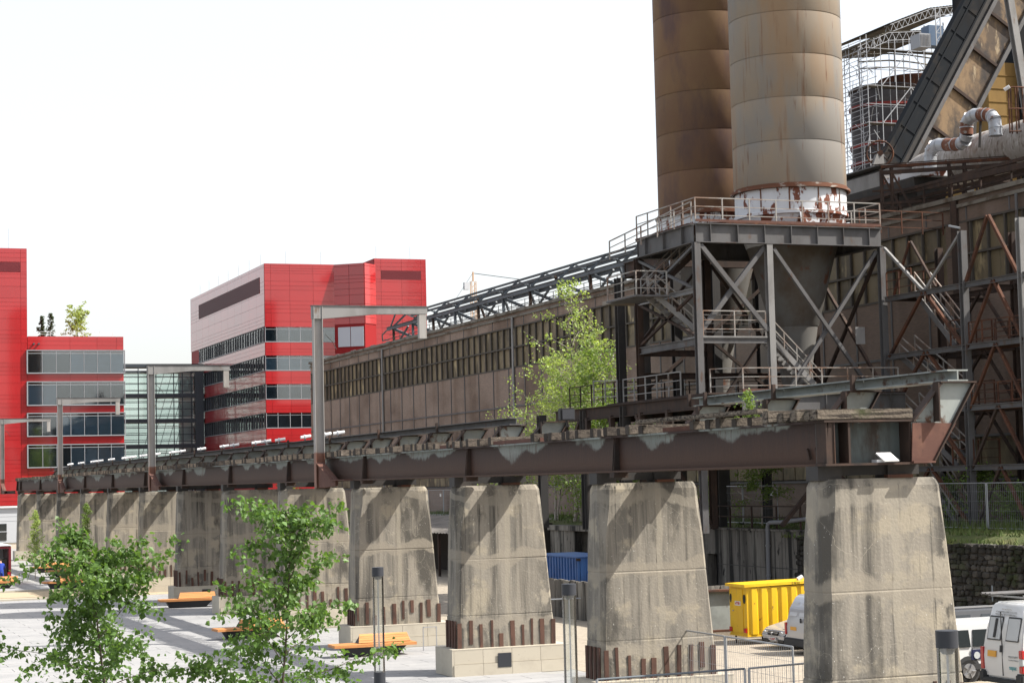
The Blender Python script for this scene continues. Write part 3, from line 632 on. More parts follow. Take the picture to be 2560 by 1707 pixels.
# ------------------------------------------------------------------ chimney platform
plat = thing('chimney_platform', (43.7,81.2,TZ), 'grey steel chimney platform with stairs, landings and cross bracing', 'platform')
X0, X1, Y0, Y1 = 38.85, 48.55, 78.0, 84.4
def rail(parent, pts, h=1.1, n=3, post=1.3, m=None, nm='railing'):
    """handrail of posts and bars along a polyline of deck points"""
    mb = MB(); pts = [Vector(p) for p in pts]
    for si, (a, b) in enumerate(zip(pts, pts[1:])):
        for i in range(n):
            zz = h*(1-i*.36); mb.bar(a+Vector((0,0,zz)), b+Vector((0,0,zz)), .05 if i == 0 else .035)
        L_ = (b-a).length; k = max(1, round(L_/post))
        for i in range(1 if si else 0, k+1):
            p = a.lerp(b, i/k); mb.bar(p, p+Vector((0,0,h+.004)), .055)
    return mb.build(nm, m or m_rail, parent)
def girder(parent, p, q, w, h, m, nm='deck_girder', stiff=0):
    g = MB().ibar(p, q, w, h, .035).build(nm, m, parent)
    p, q = Vector(p), Vector(q); d = (q-p).normalized(); a = d.cross(Vector((0,0,1)))
    for i in range(stiff):
        c = p.lerp(q, (i+.5)/stiff); MB().bar(c-Vector((0,0,h/2-.04)), c+Vector((0,0,h/2-.04)), .03 if abs(d.x) > .5 else w*.95, w*.95 if abs(d.x) > .5 else .03, upv=(0,1,0)).build('stiffener', m, g)
    return g
girder(plat,(X0,Y0,17.04),(X1,Y0,17.04),.34,.88,m_steel,stiff=7)
girder(plat,(X0,Y1,17.04),(X1,Y1,17.04),.34,.88,m_steel,stiff=7)
girder(plat,(X0,Y0+.2,17.04),(X0,Y1-.2,17.04),.34,.87,m_steel,stiff=3)
girder(plat,(X1,Y0+.2,17.04),(X1,Y1-.2,17.04),.34,.87,m_steel,stiff=3)
# deck with a round opening for the chimney
n_ = 32; P = []; F = []
for zz in (17.5,17.56):
    for i in range(n_):
        a = 2*math.pi*i/n_; c, s = math.cos(a), math.sin(a); P.append((45.75+2.45*c,81.5+2.45*s,zz))
    for i in range(n_):
        a = 2*math.pi*i/n_; c, s = math.cos(a), math.sin(a); sx = (X1+.1-45.75 if c > 0 else 45.75-X0+.1); sy = (Y1+.1-81.5 if s > 0 else 81.5-Y0+.1)
        t = min(sx/max(1e-6,abs(c)), sy/max(1e-6,abs(s))); P.append((45.75+t*c,81.5+t*s,zz))
for i in range(n_):
    j = (i+1) % n_; F += [(i,j,n_+j,n_+i), (2*n_+i,3*n_+i,3*n_+j,2*n_+j), (i,2*n_+i,2*n_+j,j), (n_+i,n_+j,3*n_+j,3*n_+i)]
MB().poly(P,F).build('deck_plate', m_rust, plat)
rail(plat, [(X0,Y1,17.56),(X0,Y0,17.56),(X1,Y0,17.56),(X1,Y1,17.56)]); MB().box(X0,X1,Y0-.05,Y0-.03,17.56,17.68).build('toe_board', m_bracketrust, plat)
rail(plat, [(X1+.1,Y0+2,17.56),(53.5,Y0+2.2,17.56)], m=m_rust)
rail(plat, [(X0-1.2,Y1+.6,16.6),(X0-.1,Y0+.2,17.6)], h=.9)
for (x,y) in ((X0,Y0),(42.55,Y0),(X1,Y0),(X0,Y1),(42.55,Y1),(X1,Y1)):
    zb = 9.75 if (x,y) == (42.55,Y0) else TZ
    MB().ibar((x,y,zb),(x,y,16.6),.3,.3,.03,upv=(0,1,0)).build('column', m_lsteel if (x,y) in ((42.55,Y0),) else (m_steel if y == Y0 else m_drust), plat)
def xb(a, b, z0, z1, w=.14, m=None, both=True):
    MB().bar((a[0],a[1],z1),(b[0],b[1],z0),w,w).build('brace', m or m_steel, plat)
    if both: MB().bar((a[0],a[1]+.14,z0),(b[0],b[1]+.14,z1),w,w).build('brace', m or m_steel, plat)
xb((X0+.2,Y0),(42.4,Y0),12.6,16.5,.2); xb((42.8,Y0),(X1-.2,Y0),9.0,16.4,.16); xb((X0+.2,Y1),(42.4,Y1),12.6,16.5,m=m_drust); xb((42.8,Y1),(X1-.2,Y1),9.0,16.4,m=m_drust)
xb((X0,Y0+.2),(X0,Y1-.2),14.55,16.5,.12); xb((X0,Y0+.2),(X0,Y1-.2),12.4,14.35,.12,m=m_drust); xb((X1,Y0+.2),(X1,Y1-.2),10,16.4,.14,m=m_drust)
xb((X0,Y1),(42.55,Y1),TZ,9.2,m=m_drust); xb((43,Y0+.3),(X1-.3,Y0+.3),TZ+.2,9.0,.18,m=m_drust); xb((X0+1,86.8),(X1-1,86.8),10,16,m=m_drust)
MB().box(47.0,47.5,Y0-.02,Y0+.0,12.0,12.8).build('gusset', m_lsteel, plat)
girder(plat,(X0,Y0+.16,14.43),(X0,Y1-.16,14.43),.2,.24,m_lsteel,'side_beam')
# middle landing
MB().box(X0-.05,42.3,Y0-.1,Y0+1.5,12.28,12.34).build('landing_deck', m_lsteel, plat); girder(plat,(X0,Y0-.02,12.14),(42.3,Y0-.02,12.14),.14,.26,m_steel,'landing_beam')
girder(plat,(X0,Y0+.2,12.1),(X0,Y1,12.1),.2,.34,m_steel,'landing_beam'); girder(plat,(X0,Y1,12.0),(42.5,Y1,12.0),.2,.3,m_drust,'landing_beam'); girder(plat,(X0,Y1,10.9),(X1,Y1+.3,10.9),.2,.3,m_drust,'landing_beam')
rail(plat,[(X0+.2,Y0-.05,12.34),(42.25,Y0-.05,12.34),(42.25,Y0+1.4,12.34)],h=1.15,n=4,post=1.6); rail(plat,[(X0+.5,Y0+1.45,12.34),(42.2,Y0+1.45,12.34)],n=4)
def stair(parent, p, q, w, m=None, wd=(0,1,0), rails=True):
    p, q, wd = Vector(p), Vector(q), Vector(wd); st = thing_part('stair', parent, (p+q)/2)
    for k in (0, 1):
        MB().bar(p+wd*w*k, q+wd*w*k, .06, .26).build('stringer', m or m_lsteel, st)
    n = max(4, int(abs(q.z-p.z)/.21)); mb = MB()
    for i in range(n):
        c = p.lerp(q,(i+.5)/n); dx = (q-p); dx.z = 0; dx.normalize(); e = dx*.12
        mb.poly([c-e+wd*.04,c+e+wd*.04,c+e+wd*(w-.04),c-e+wd*(w-.04)],[(0,1,2,3)])
    mb.build('treads', m or m_lsteel, st, kind='stuff')
    if rails:
        for k in (0, 1): 
            mb = MB(); a, b = p+wd*w*k, q+wd*w*k
            for h in (.95,.55): mb.bar(a+Vector((0,0,h)), b+Vector((0,0,h)), .05)
            for i in range(5): c = a.lerp(b,i/4); mb.bar(c, c+Vector((0,0,.95)), .045)
            mb.build('stair_railing', m_rail, st)
    return st
def thing_part(name, parent, w):
    """a part made of sub-parts: its body is a small joint block"""
    return MB().box(w[0]-.03,w[0]+.03,w[1]-.03,w[1]+.03,w[2]-.35,w[2]-.3).build(name, m_steel, parent)
stair(plat,(40.3,80.2,12.4),(37.8,80.2,14.4),.9); stair(plat,(38.3,82.0,14.5),(41.6,82.0,17.4),.9,m=m_drust); stair(plat,(43.0,Y0+.8,12.3),(45.6,Y0+.8,9.75),.9)
MB().box(36.6,38.4,79.8,83.2,14.30,14.38).build('landing_deck', m_steel, plat); rail(plat,[(38.2,79.85,14.38),(36.65,79.85,14.38),(36.65,83.1,14.38)],n=3)
# lower deck
MB().box(X0-.4,X1,Y0-1.6,Y1+3.2,9.62,9.70).build('lower_deck', m_drust, plat)
girder(plat,(40.1,Y0-1.6,9.2),(X1,Y0-1.6,9.2),.3,.84,m_steel,'deck_girder',stiff=5); girder(plat,(X0-.4,Y0-1.4,9.3),(X0-.4,Y1+10,9.3),.3,.62,m_drust); girder(plat,(X0-.4,Y1+3.2,9.2),(X1,Y1+3.2,9.2),.3,.8,m_drust)
MB().box(40.1,42.3,Y0-1.72,Y0-1.62,9.71,9.85).build('toe_board', m_bracketrust, plat)
rail(plat,[(X0-.4,Y1+1.2,9.7),(X0-.4,Y0+1.2,9.7)],m=m_lsteel); rail(plat,[(X0+.2,Y0-.6,9.7),(40.2,Y0-1.55,9.7),(X1-.3,Y0-1.55,9.7)],n=3); rail(plat,[(X0,Y1+9,9.7),(X0,Y1+3.2,9.7),(X1,Y1+3.2,9.7)],m=m_drust)
rail(plat,[(X0-.6,Y1+4.4,9.8),(X0-.6,Y1+1.5,9.7)],m=m_lsteel)
# dark support frame under it
for (x,y) in ((X0-.4,85.5),(X0-.4,90.5),(40.4,87.2),(42.2,87.2),(44.4,87.2),(47,87.2),(41.6,92.8),(47.5,92.8),(X0-.4,96.5)):
    MB().ibar((x,y,TZ),(x,y,16.6 if y < 93 and x > 40 else 9.5),.42,.42,.05,upv=(0,1,0)).build('support_column', m_dsteel, plat)
MB().ibar((X0-.4,96.5,8.2),(X0-.4,76.5,8.2),.3,.35).build('support_beam', m_dsteel, plat); MB().box(X0-.3,X0,84.5,92,6.9,8.0).build('support_panel', m_dsteel, plat)
for y in (77.5,80.5,83.5,87,90,93): MB().bar((X0-.45,y,7.0),(X0-.45,y,9.1),.24).build('support_strut', m_drust, plat)
MB().bar((X0-.45,91,9.0),(X0-.45,93,7.0),.2).build('support_strut', m_drust, plat); MB().bar((X0-.45,84,9.0),(X0-.45,82,7.0),.2).build('support_strut', m_drust, plat)
# second chimney carrier
for y in (87.3,92.9): girder(plat,(42.0,y,17.0),(49.5,y,17.0),.3,.8,m_drust)
for x in (42.0,49.5): girder(plat,(x,87.5,17.0),(x,92.7,17.0),.3,.78,m_drust)
MB().box(39.6,42.2,84.7,90.5,14.9,15.1).build('cross_beam', m_chimR, plat)
# ------------------------------------------------------------------ right hand access frame
fr = thing('access_frame', (49.8,70,TZ), 'rusty steel access frame with zigzag stairs against the brick hall', 'steel frame')
XF = 48.55; cols = (71.35,67.1,62.8)
for x, mm in ((XF,m_steel),(51.2,m_drust)):
    for y in cols+((77.2,) if x > 50 else ()):
        MB().ibar((x,y,TZ),(x,y,16.5),.3,.3,.03,upv=(0,1,0)).build('column', mm if y != 67.1 else m_lsteel, fr)
    for z in (14.08,11.37,8.7,6.1):
        ya = 77.8 if x < 50 else 77
        MB().ibar((x,62.6,z),(x,ya,z),.2,.24,.025).build('beam', m_steel if x < 50 else m_drust, fr)
def fb(p, q, w=.13, m=None): MB().bar(p,q,w,w).build('brace', m or m_rust, fr)
fb((XF,77.7,16.5),(XF,74.6,14.2),.12,m_lsteel); fb((XF,71.5,16.4),(XF,74.4,14.2),.11,m_lsteel); 
for za, zb in ((11.37,14.08),(8.7,11.37),(6.1,8.7),(TZ,6.1)):
    fb((XF,77.6,za),(XF,74.6,zb)); fb((XF,71.5,za),(XF,74.4,zb)); fb((51.2,77,za),(51.2,74,zb),.12,m_drust); fb((51.2,71.4,za),(51.2,73.8,zb),.12,m_drust)
    fb((XF,71.2,za),(XF,69.2,zb),.12,m_drust if za<8 else m_rust); fb((XF,67.2,za),(XF,69.1,zb)); fb((51.2,71.2,za),(51.2,67.3,zb),.1,m_steel)
fb((XF,71.2,14.2),(XF,69.4,16.9)); fb((XF,69.3,16.9),(XF,67.4,14.2)); fb((XF+.3,77.5,14.3),(XF+.3,76,16.6),.1); fb((XF+.3,75.9,16.6),(XF+.3,74,14.3),.1,m_drust)
for z in (14.08,11.37,8.7,6.1): 
    for y in (77.2,71.35,67.1): MB().ibar((XF,y,z-.02),(53.9,y,z-.02),.16,.2,.02).build('cross_beam', m_drust, fr)
for (ya,yb,z) in ((77.7,75.6,14.2),(72.6,71.4,11.5),(71.2,67.2,11.3),(72.6,71.4,8.8),(71.2,67.2,8.6),(72.8,71.2,6.2)):
    MB().box(XF+.05,XF+1.4,yb,ya,z-.04,z+.03).build('landing_deck', m_rust if z < 14 else m_bracketrust, fr); rail(fr,[(XF+.05,ya,z+.03),(XF+.05,yb,z+.03)],m=m_rust,post=1.1); rail(fr,[(XF+1.4,ya,z+.03),(XF+1.4,yb,z+.03)],m=m_rust,post=1.1)
def st2(p,q): return stair(fr,p,q,.85,m=m_steel,wd=(1,0,0))
st2((XF+.3,75.7,14.2),(XF+.3,72.6,11.5)); st2((XF+.3,77.2,11.4),(XF+.3,72.6,8.8)); st2((XF+.3,77.0,8.7),(XF+.3,72.8,6.2)); st2((XF+.3,75.5,5.9),(XF+.3,73.0,TZ+.1))
MB().bar((XF-.2,72,16.8),(XF-.2,71.2,16.6),.08).build('lamp_arm', m_galv, fr)
# downpipe and window damage on the hall
hd = MB().box(HX+.13,HX+.142,67.9,68.7,15.2,16.7).build('broken_pane', m_black, hall)
MB().cyl((HX-.25,74.5,TZ),(HX-.25,74.5,18.8),.07,8).build('downpipe', m_steel, hall)

# ------------------------------------------------------------------ furnace plant above the hall roof
tr = thing('roof_trestle', (58.5,87,19.4), 'rusty steel trestle with pipes running above the hall roof edge', 'trestle')
ta, tb2 = Vector((55.76,89.28,22.5)), Vector((67.5,80.7,22.5)); td = (tb2-ta).normalized()
for k, (dz, w) in enumerate(((0,.16),(-.32,.2),(.14,.05),(-2.0,.14),(-1.3,.1))): MB().bar(ta+Vector((0,0,dz))-td*(.0 if k<2 else .5), tb2+Vector((0,0,dz)), w, w).build('trestle_rail', m_drust if k else m_rust, tr)
for s in (0,.55,3.6,4.4,7.2,9.5):
    p = ta+td*s; MB().bar((p.x,p.y,19.4),(p.x,p.y,22.4),.15).build('trestle_post', m_drust, tr); MB().bar((p.x,p.y,22.2),(p.x+1.1,p.y-.8,19.45),.12).build('trestle_brace', m_drust, tr)
for k in range(9):
    y = 90-k*2.6; MB().bar((57.2,y,19.4),(57.2,y,21.2),.08).build('trestle_post', m_drust, tr)
for z, x in ((21.2,57.2),(20.7,57.6),(20.2,58.2),(20.0,57.0)): MB().bar((x,97,z+.1),(x,66,z),.12,.16).build('trestle_rail', m_drust, tr)
MB().bar((56.4,96,20.2),(60.4,76,21.3),.14).build('trestle_rail', m_drust, tr); MB().bar((57.4,95,21.4),(57.0,66,20.5),.2,.3).build('trestle_rail', m_drust, tr)
sg = MB()
tag(MB().prism([(60.0,22.85),(60.28,22.85),(60.14,23.16)],1,89.62,89.64).build('warning_triangle', m_rust), 'small rusty triangular sign above the trestle rail', 'sign')
dk = thing('box_duct', (59,93,20.8), 'pale grey box duct lying on the hall roof behind the chimneys', 'duct')
MB().prism([(57.6,22.0),(59.6,22.0),(59.6,23.1),(58.2,23.1),(57.6,22.8)],1,92.2,99).build('duct_body', m_lsteel, dk); MB().box(57.4,59.7,92.0,99.2,23.11,23.18).build('duct_cover', m_steel, dk); MB().prism([(57.8,20.8),(59.6,20.8),(59.8,22.0),(57.6,22.0)],1,89,98.5).build('duct_base', m_dsteel, dk); MB().box(57.7,59.6,88.4,92.19,22.0,22.35).build('duct_branch', m_collar, dk)
du = thing('lagged_gas_main', (62,80,22), 'big round gas main with flaking grey lagging above the hall roof', 'gas main')
MB().cyl((62.2,62,23.3),(62.2,92.2,23.3),1.30,28).build('main_pipe', m_duct, du, smooth=True)
pts = [(62.2,92.2,23.3),(62.2,94.5,23.2),(62.2,97,22.9),(62.2,99.5,22.5)]
MB().tube(pts,1.3,24,[1.30,1.22,1.0,.75]).build('tapered_end', m_duct, du, smooth=True)
for y in (64,70,76,82,88): MB().box(61.2,63.2,y-.15,y+.15,19.4,22.2).build('saddle', m_drust, du)
sp = thing('bent_flue_pipe', (60,88,22.6), 'galvanised and rusty bent flue pipe curling above the gas main', 'pipe')
ctl = [(60,90.9,22.4),(60,90.9,23.55),(60,90.78,23.85),(60,90.45,24.02),(60,90.0,24.02),(60,89.3,23.90),(60,88.5,23.76),(60,87.9,23.72),(60,87.5,23.84),(60,87.34,24.1),(60,87.33,24.5),(60,87.25,24.78),(60,86.95,24.98),(60,86.5,25.02),(60,86.0,24.95),(60,85.4,24.84),(60,85.0,24.68),(60,84.75,24.4),(60,84.70,24.0),(60,84.7,23.6)]
for a in range(0, len(ctl)-1):
    MB().tube([Vector(ctl[a])*.999+Vector(ctl[a+1])*.001, ctl[a+1]], .35, 18).build('pipe_section', m_spiper if a in (5,6,9,10,14,15) else m_spipe, sp, smooth=True)
    c, d_ = Vector(ctl[a+1]), (Vector(ctl[a+1])-Vector(ctl[a])).normalized(); MB().cyl(c-d_*.03, c+d_*.03, .375, 18).build('pipe_band', m_spipe, sp, smooth=True)
MB().bar((60,86.2,23.2),(60,86.0,24.7),.1).build('prop', m_dsteel, sp)
# skip incline: two inclined box girders
inc = thing('skip_incline', (72,110,24), 'steep dark skip incline bridge rising to the upper right', 'skip bridge')
def slope_box(p0, p1, p2, p3, y0, y1, m, nm, par):
    """four-sided box between two sloping lines, from y0 to y1"""
    q = [p0,p1,p2,p3]; return MB().poly([(a,y0,b) for a,b in q]+[(a,y1,b) for a,b in q],[(0,1,2,3),(7,6,5,4),(0,4,5,1),(1,5,6,2),(2,6,7,3),(3,7,4,0)]).build(nm,m,par)
d1 = Vector((75.92-69.39,38.18-27.81)).normalized(); nrm = Vector((d1.y,-d1.x))
A0 = Vector((69.39,27.81))-d1*4.2; LEN = 24.0
def pt(s, t): q = A0+d1*s+nrm*t; return (q.x,q.y)
g = slope_box(pt(0,0),pt(LEN,0),pt(LEN,1.35),pt(0,1.35),110,110.7,m_incl,'upper_girder',inc)
for s in range(0,24,2): 
    a, b = pt(s,.02), pt(s,1.33); MB().bar((a[0],109.98,a[1]),(b[0],109.98,b[1]),.07,.05,upv=(0,1,0)).build('rib', m_incl, g)
for t in (.0,.45,1.35):
    a, b = pt(0,t), pt(LEN,t); MB().bar((a[0],109.95,a[1]),(b[0],109.95,b[1]),.12,.08,upv=(0,1,0)).build('girder_flange', m_incl, g)
slope_box(pt(0,1.36),pt(LEN,1.36),pt(LEN,2.04),pt(0,2.04),110.22,110.7,m_dsteel,'walkway',inc)
g = slope_box(pt(0,2.05),pt(LEN,2.05),pt(LEN,4.6),pt(0,4.6),110.3,111.0,m_inclr,'lower_girder',inc)
for s in (1.6,4.6,7.4,10.7,14,17,20):
    a, b = pt(s,2.05), pt(s,4.6); MB().bar((a[0],110.2,a[1]),(b[0],110.2,b[1]),.2,.18,upv=(0,1,0)).build('rib', m_drust, g)
for t in (2.05,4.6):
    a, b = pt(0,t), pt(LEN,t); MB().bar((a[0],110.1,a[1]),(b[0],110.1,b[1]),.28,.2,upv=(0,1,0)).build('girder_flange', m_steel, g)
for k,(x,z) in enumerate(((70.5,20),(76,20))): MB().bar((x,111.5,19.4),(x+1,111.5,27.5+k*3),.6).build('incline_leg', m_dsteel, inc)
# man-high winding pulley at the foot of the incline
pu = thing('winding_pulley', (59.3,95,23.5), 'rusty spoked winding pulley wheel on a pale pedestal', 'pulley')
MB().tube([(59.3+.72*math.cos(a),95-.25*math.cos(a),24.35+.72*math.sin(a)) for a in [2*math.pi*i/28 for i in range(29)]],.06,6).build('wheel_rim', m_rust, pu, smooth=True)
for i in range(8):
    a = 2*math.pi*i/8; MB().bar((59.3,95,24.35),(59.3+.7*math.cos(a),95-.25*math.cos(a),24.35+.7*math.sin(a)),.07,.05).build('spoke', m_drust, pu)
MB().cyl((59.25,94.85,24.35),(59.35,95.15,24.35),.16,10).build('hub', m_rust, pu); MB().prism([(58.7,23.5),(59.9,23.5),(59.55,24.3),(59.05,24.3)],1,94.9,95.15).build('pedestal', m_lsteel, pu)
# scaffolded hot blast stove
stv = thing('blast_stove', (113.2,180,20), 'dark round blast stove with red bands inside scaffolding', 'stove')
MB().lathe((113.3,180),[(3.75,20),(3.75,47.9),(3.7,47.95),(.01,48.0)],40).build('stove_shell', m_stove, stv, smooth=True)
for z in (39.5,41.4,43.6,45.7,47.6): MB().lathe((113.3,180),[(3.76,z-.14),(4.0,z-.14),(4.0,z+.14),(3.76,z+.14)],40).build('red_ring' if z < 46 else 'steel_ring', m_redband if z < 46 else m_drust, stv, smooth=True)
st2v = thing('rear_blast_stove', (122.0,188,20), 'second blast stove half hidden behind the incline, rusty red', 'stove')
MB().lathe((122.0,188),[(3.9,20),(3.9,51.0),(3.85,51.05),(.01,51.1)],32).build('stove_shell', m_rust, st2v, smooth=True)
for z in (44,46.5,49): MB().lathe((122.0,188),[(3.92,z-.15),(4.15,z-.15),(4.15,z+.15),(3.92,z+.15)],32).build('ring', m_redband, st2v)
scf = thing('scaffolding', (113.2,176,20), 'pale tube scaffolding wrapped round the dark stove', 'scaffolding')
random.seed(2); XS = [107.7,109.4,111.2,113.0,114.8,116.6,118.4]; YS = [174.4,175.6]
for x in XS:
    for y in YS: MB().bar((x,y,26),(x,y,52.4),.065).build('standard', m_scaf, scf)
for y in (178,181,184):
    for x in (107.7,108.9): MB().bar((x,y,26),(x,y,52.2),.065).build('standard', m_scaf, scf)
for k in range(13):
    z = 27+k*2.0; mb = MB()
    for y in YS: mb.bar((107.5,y,z),(118.6,y,z),.05)
    for x in XS: mb.bar((x,174.4,z),(x,175.6,z),.06)
    for x in (107.7,108.9): mb.bar((x,174.4,z),(x,185,z),.07); mb.bar((x,174.4,z+1),(x,185,z+1),.05)
    mb.build('ledger_lift', m_scaf, scf, kind='stuff')
    if k % 2 == 0: MB().box(107.7,118.4,174.5,175.5,z-.08,z-.04).build('scaffold_boards', m_canopy, scf)
for k in range(6):
    z = 27+k*4
    MB().bar((109.4,174.35,z),(113,174.35,z+4),.08).build('diagonal', m_scaf, scf); MB().bar((116.6,174.35,z),(113,174.35,z+4),.08).build('diagonal', m_scaf, scf)
for k in range(60):
    x = random.choice((107.7,108.3,108.9)); z = random.uniform(38,50); y = random.uniform(174,184); MB().bar((x,y,z),(x+random.uniform(-.8,1.0),y+random.uniform(-2,2),z+random.uniform(.5,1.8)),.05).build('short_tube', m_scaf, scf)
for k in range(3):
    z = 49.3+k*.75; MB().tube([(107.8+2.2*i,177.5+abs(i-2.5)*-.6,z-.25+.33*(2.5-abs(i-2.5))) for i in range(6)],.09,5).build('curved_tube', m_canopy, scf)
def canopy(nm, pts, y0, y1, lab, legs):
    t = thing(nm, (pts[0][0],y0,pts[0][1]-1), lab, 'canopy', 'slatted canopies over the stoves')
    n = 26
    for a, b in zip(pts, pts[1:]):
        a, b = Vector(a), Vector(b); k = max(3, int((b-a).length/.42))
        for i in range(k):
            c = a.lerp(b,(i+.5)/k); MB().bar((c.x,y0,c.y),(c.x,y1,c.y),.40,.07).build('roof_slat', m_canopy, t)
    mb = MB()
    for y in (y0,y0+1.2):
        for a, b in zip(pts, pts[1:]):
            mb.bar((a[0],y,a[1]-.12),(b[0],y,b[1]-.12),.06); mb.bar((a[0],y,a[1]-.95),(b[0],y,b[1]-.95),.06)
            n = max(2, int((Vector(b)-Vector(a)).length/.8))
            for i in range(n):
                p = Vector(a).lerp(Vector(b),i/n); q = Vector(a).lerp(Vector(b),(i+.5)/n); r = Vector(a).lerp(Vector(b),(i+1)/n)
                mb.bar((p.x,y,p.y-.95),(q.x,y,q.y-.12),.045); mb.bar((q.x,y,q.y-.12),(r.x,y,r.y-.95),.045)
    mb.build('lattice_truss', m_scaf, t, kind='stuff')
    for x, z0, z1 in legs: MB().bar((x,y0+.5,z0),(x,y0+.5,z1),.12).build('canopy_leg', m_scaf, t)
canopy('slatted_canopy',[(107.6,51.5),(111.5,53.3),(118.6,54.0)],176,190,'lower slatted canopy on lattice trusses over the dark stove',((108,47,51.3),(118,47,52.5)))
canopy('slatted_canopy',[(114.3,55.3),(119.6,57.4),(125.5,58.4)],180,196,'upper slatted canopy above the rear stove, beside the incline',((115,48,53.5),(119,48,55.5),(121.5,48,56)))
lf = thing('hoist_lift', (99.6,150,44), 'blue grey builders hoist cage on a lattice mast', 'hoist')
MB().box(98.1,99.3,149.6,151.2,45.0,46.3).build('hoist_cage', m_frame, lf); MB().box(99.32,100.9,149.9,151.2,45.3,47.2).build('hoist_frame', m_lift, lf)
mb = MB()
for x in (99.75,100.25): mb.bar((x,149.4,38),(x,149.4,48.7),.08)
for k in range(14): mb.bar((99.75,149.4,38+k*.76),(100.25,149.4,38.6+k*.76),.05); mb.bar((99.75,149.4,38+k*.76),(100.25,149.4,38+k*.76),.05)
mb.build('lattice_mast', m_scaf, lf, kind='stuff')
for k in range(7): MB().box(98.2+k*.15,98.24+k*.15,149.56,149.6,45.1,46.2).build('cage_rib', m_lsteel, lf)
oc = thing('ochre_casthouse', (84,118,19), 'ochre yellow clad wall of the cast house behind the incline', 'building')
MB().box(83.1,85.7,118,126,20,36.0).build('wall', m_ochre, oc); MB().box(85.72,95,117.5,126,20,44).build('grey_wall', m_incl, oc)
for k in range(14): MB().box(83.1,85.7,117.95,118,22+k*1.0,22.06+k*1.0).build('cladding_rib', m_ochre, oc)
ps = thing('raking_steel_leg', (72.6,100,19), 'light grey raking steel leg at the right picture edge', 'steel leg')
MB().ibar((71.9,100,38),(73.6,100,26),.45,.45,.04,upv=(0,1,0)).build('leg_shaft', m_lsteel, ps)
cg = thing('ladder_cage', (61,84,23), 'rusty round ladder cage above the gas main at the right edge', 'ladder')
for k in range(6): MB().bar((60.4+.22*k,84+.1*(k%2),23.6),(60.4+.22*k,84+.1*(k%2),26.1),.06).build('cage_upright', m_rust, cg)
for z in (23.7,24.9,26.05): MB().tube([(60.35,84,z),(60.8,83.8,z),(61.7,83.8,z)],.04,5).build('cage_hoop', m_rust, cg)
MB().cyl((60.15,84,25.9),(60.35,83.8,26.05),.1,8).build('lamp', m_white, cg)

# ------------------------------------------------------------------ red office buildings
def clad(parent, x0, x1, z0, z1, y, cols, rows, m, pm, axis=1, prefix='cladding_panel'):
    """panels with open joints over a wall; axis 1: wall faces -Y at y, axis 0: wall faces -X at x=y"""
    for a, b in zip(cols, cols[1:]):
        zz = z0; i = 0
        while zz < z1-.05:
            h = rows[i % len(rows)]; zt = min(zz+h, z1)
            if z1-zt < .2: zt = z1
            g = .013
            key = (round(b-a,3), round(zt-zz,3), axis)
            if key not in pm:
                w = b-a
                o = (MB().box(-w/2+g,w/2-g,-.05,0,g,zt-zz-g) if axis else MB().box(-.05,0,-w/2+g,w/2-g,g,zt-zz-g)).build(prefix, m, parent)
                pm[key] = o
            else:
                o = pm[key].copy(); COL.objects.link(o); o.parent = None
            put(o, ((a+b)/2, y-.025, zz+g) if axis else (y-.025, (a+b)/2, zz+g), parent)
            zz = zt; i += 1
ROWS = [.5,.5,.5,1.45,1.0]
rt_ = thing('red_office_wing', (31,250,0), 'red office tower with lower wing of four window bands, at the left edge', 'office building')
MB().box(14,28.16,240,262,4.4,35.8).build('tower_wall', m_redgap, rt_); MB().box(28.16,39.85,240.02,262,4.4,25.0).build('wing_wall', m_redgap, rt_)
MB().box(14,39.9,239.96,262,0,4.2).build('ground_floor_wall', m_greypanel, rt_); MB().box(14,40,239.7,262,4.2,4.42).build('base_ledge', m_white, rt_)
pm = {}
clad(rt_,0,0,4.5,32.9,240,[20.0,23.7,27.4,28.16],ROWS,m_red,pm); clad(rt_,0,0,34.15,35.85,240,[20.0,23.7,27.4,28.16],[.55,.55,.6],m_red,pm); clad(rt_,0,0,32.9,34.15,240,[27.4,28.16],[1.25],m_red,pm)
for k in range(9): MB().box(20,27.38,239.93,240-.002,32.95+k*.133,33.03+k*.133).build('louvre_blade', m_louvre, rt_)
WC = [28.16,29.9,31.6,33.3,34.95,36.6,38.2,39.85]
bands = [(20.45,23.35),(16.52,19.5),(12.75,15.65),(8.94,11.8)]
clad(rt_,0,0,23.4,25.05,240.02,[28.2,33.3,36.6,39.0,39.85],[.55,.5,.6],m_red,pm)
for (za,zb) in ((19.52,20.43),(15.67,16.5),(11.82,12.73),(4.5,8.92)): clad(rt_,0,0,za,zb,240.02,[28.2,33.3,36.6,39.85],[.46,.46],m_red,pm)
for bi, (za,zb) in enumerate(bands):
    MB().box(28.1,39.95,239.62,239.98,za,za+.12).build('window_sill', m_frame, rt_); MB().box(28.1,39.95,239.62,239.98,zb-.10,zb).build('window_head', m_frame, rt_)
    MB().box(39.9,39.98,239.6,240,za,zb).build('window_jamb', m_frame, rt_); MB().box(28.05,28.12,239.6,240,za,zb).build('window_jamb', m_frame, rt_)
    for i in range(7):
        a, b = WC[i], WC[i+1]
        o = MB().box(a+.05,b-.05,239.66,239.68,za+.12,zb-.1).build('window_pane', m_pane, rt_)
        dark = random.Random(bi*9+i).random()
        MB().box(a+.03,b-.03,239.84,239.99,za+.12,zb-.38).build('window_blind', m_room if i < (3,7,2,3)[bi] and not (bi == 1 and i in (0,1)) else m_blind, rt_)
        MB().box(a-.03,a+.03,239.64,239.7,za+.12,zb-.1).build('window_mullion', m_frame, rt_)
    MB().box(28.1,39.9,239.635,239.7,zb-.45,zb-.38).build('window_transom', m_frame, rt_)
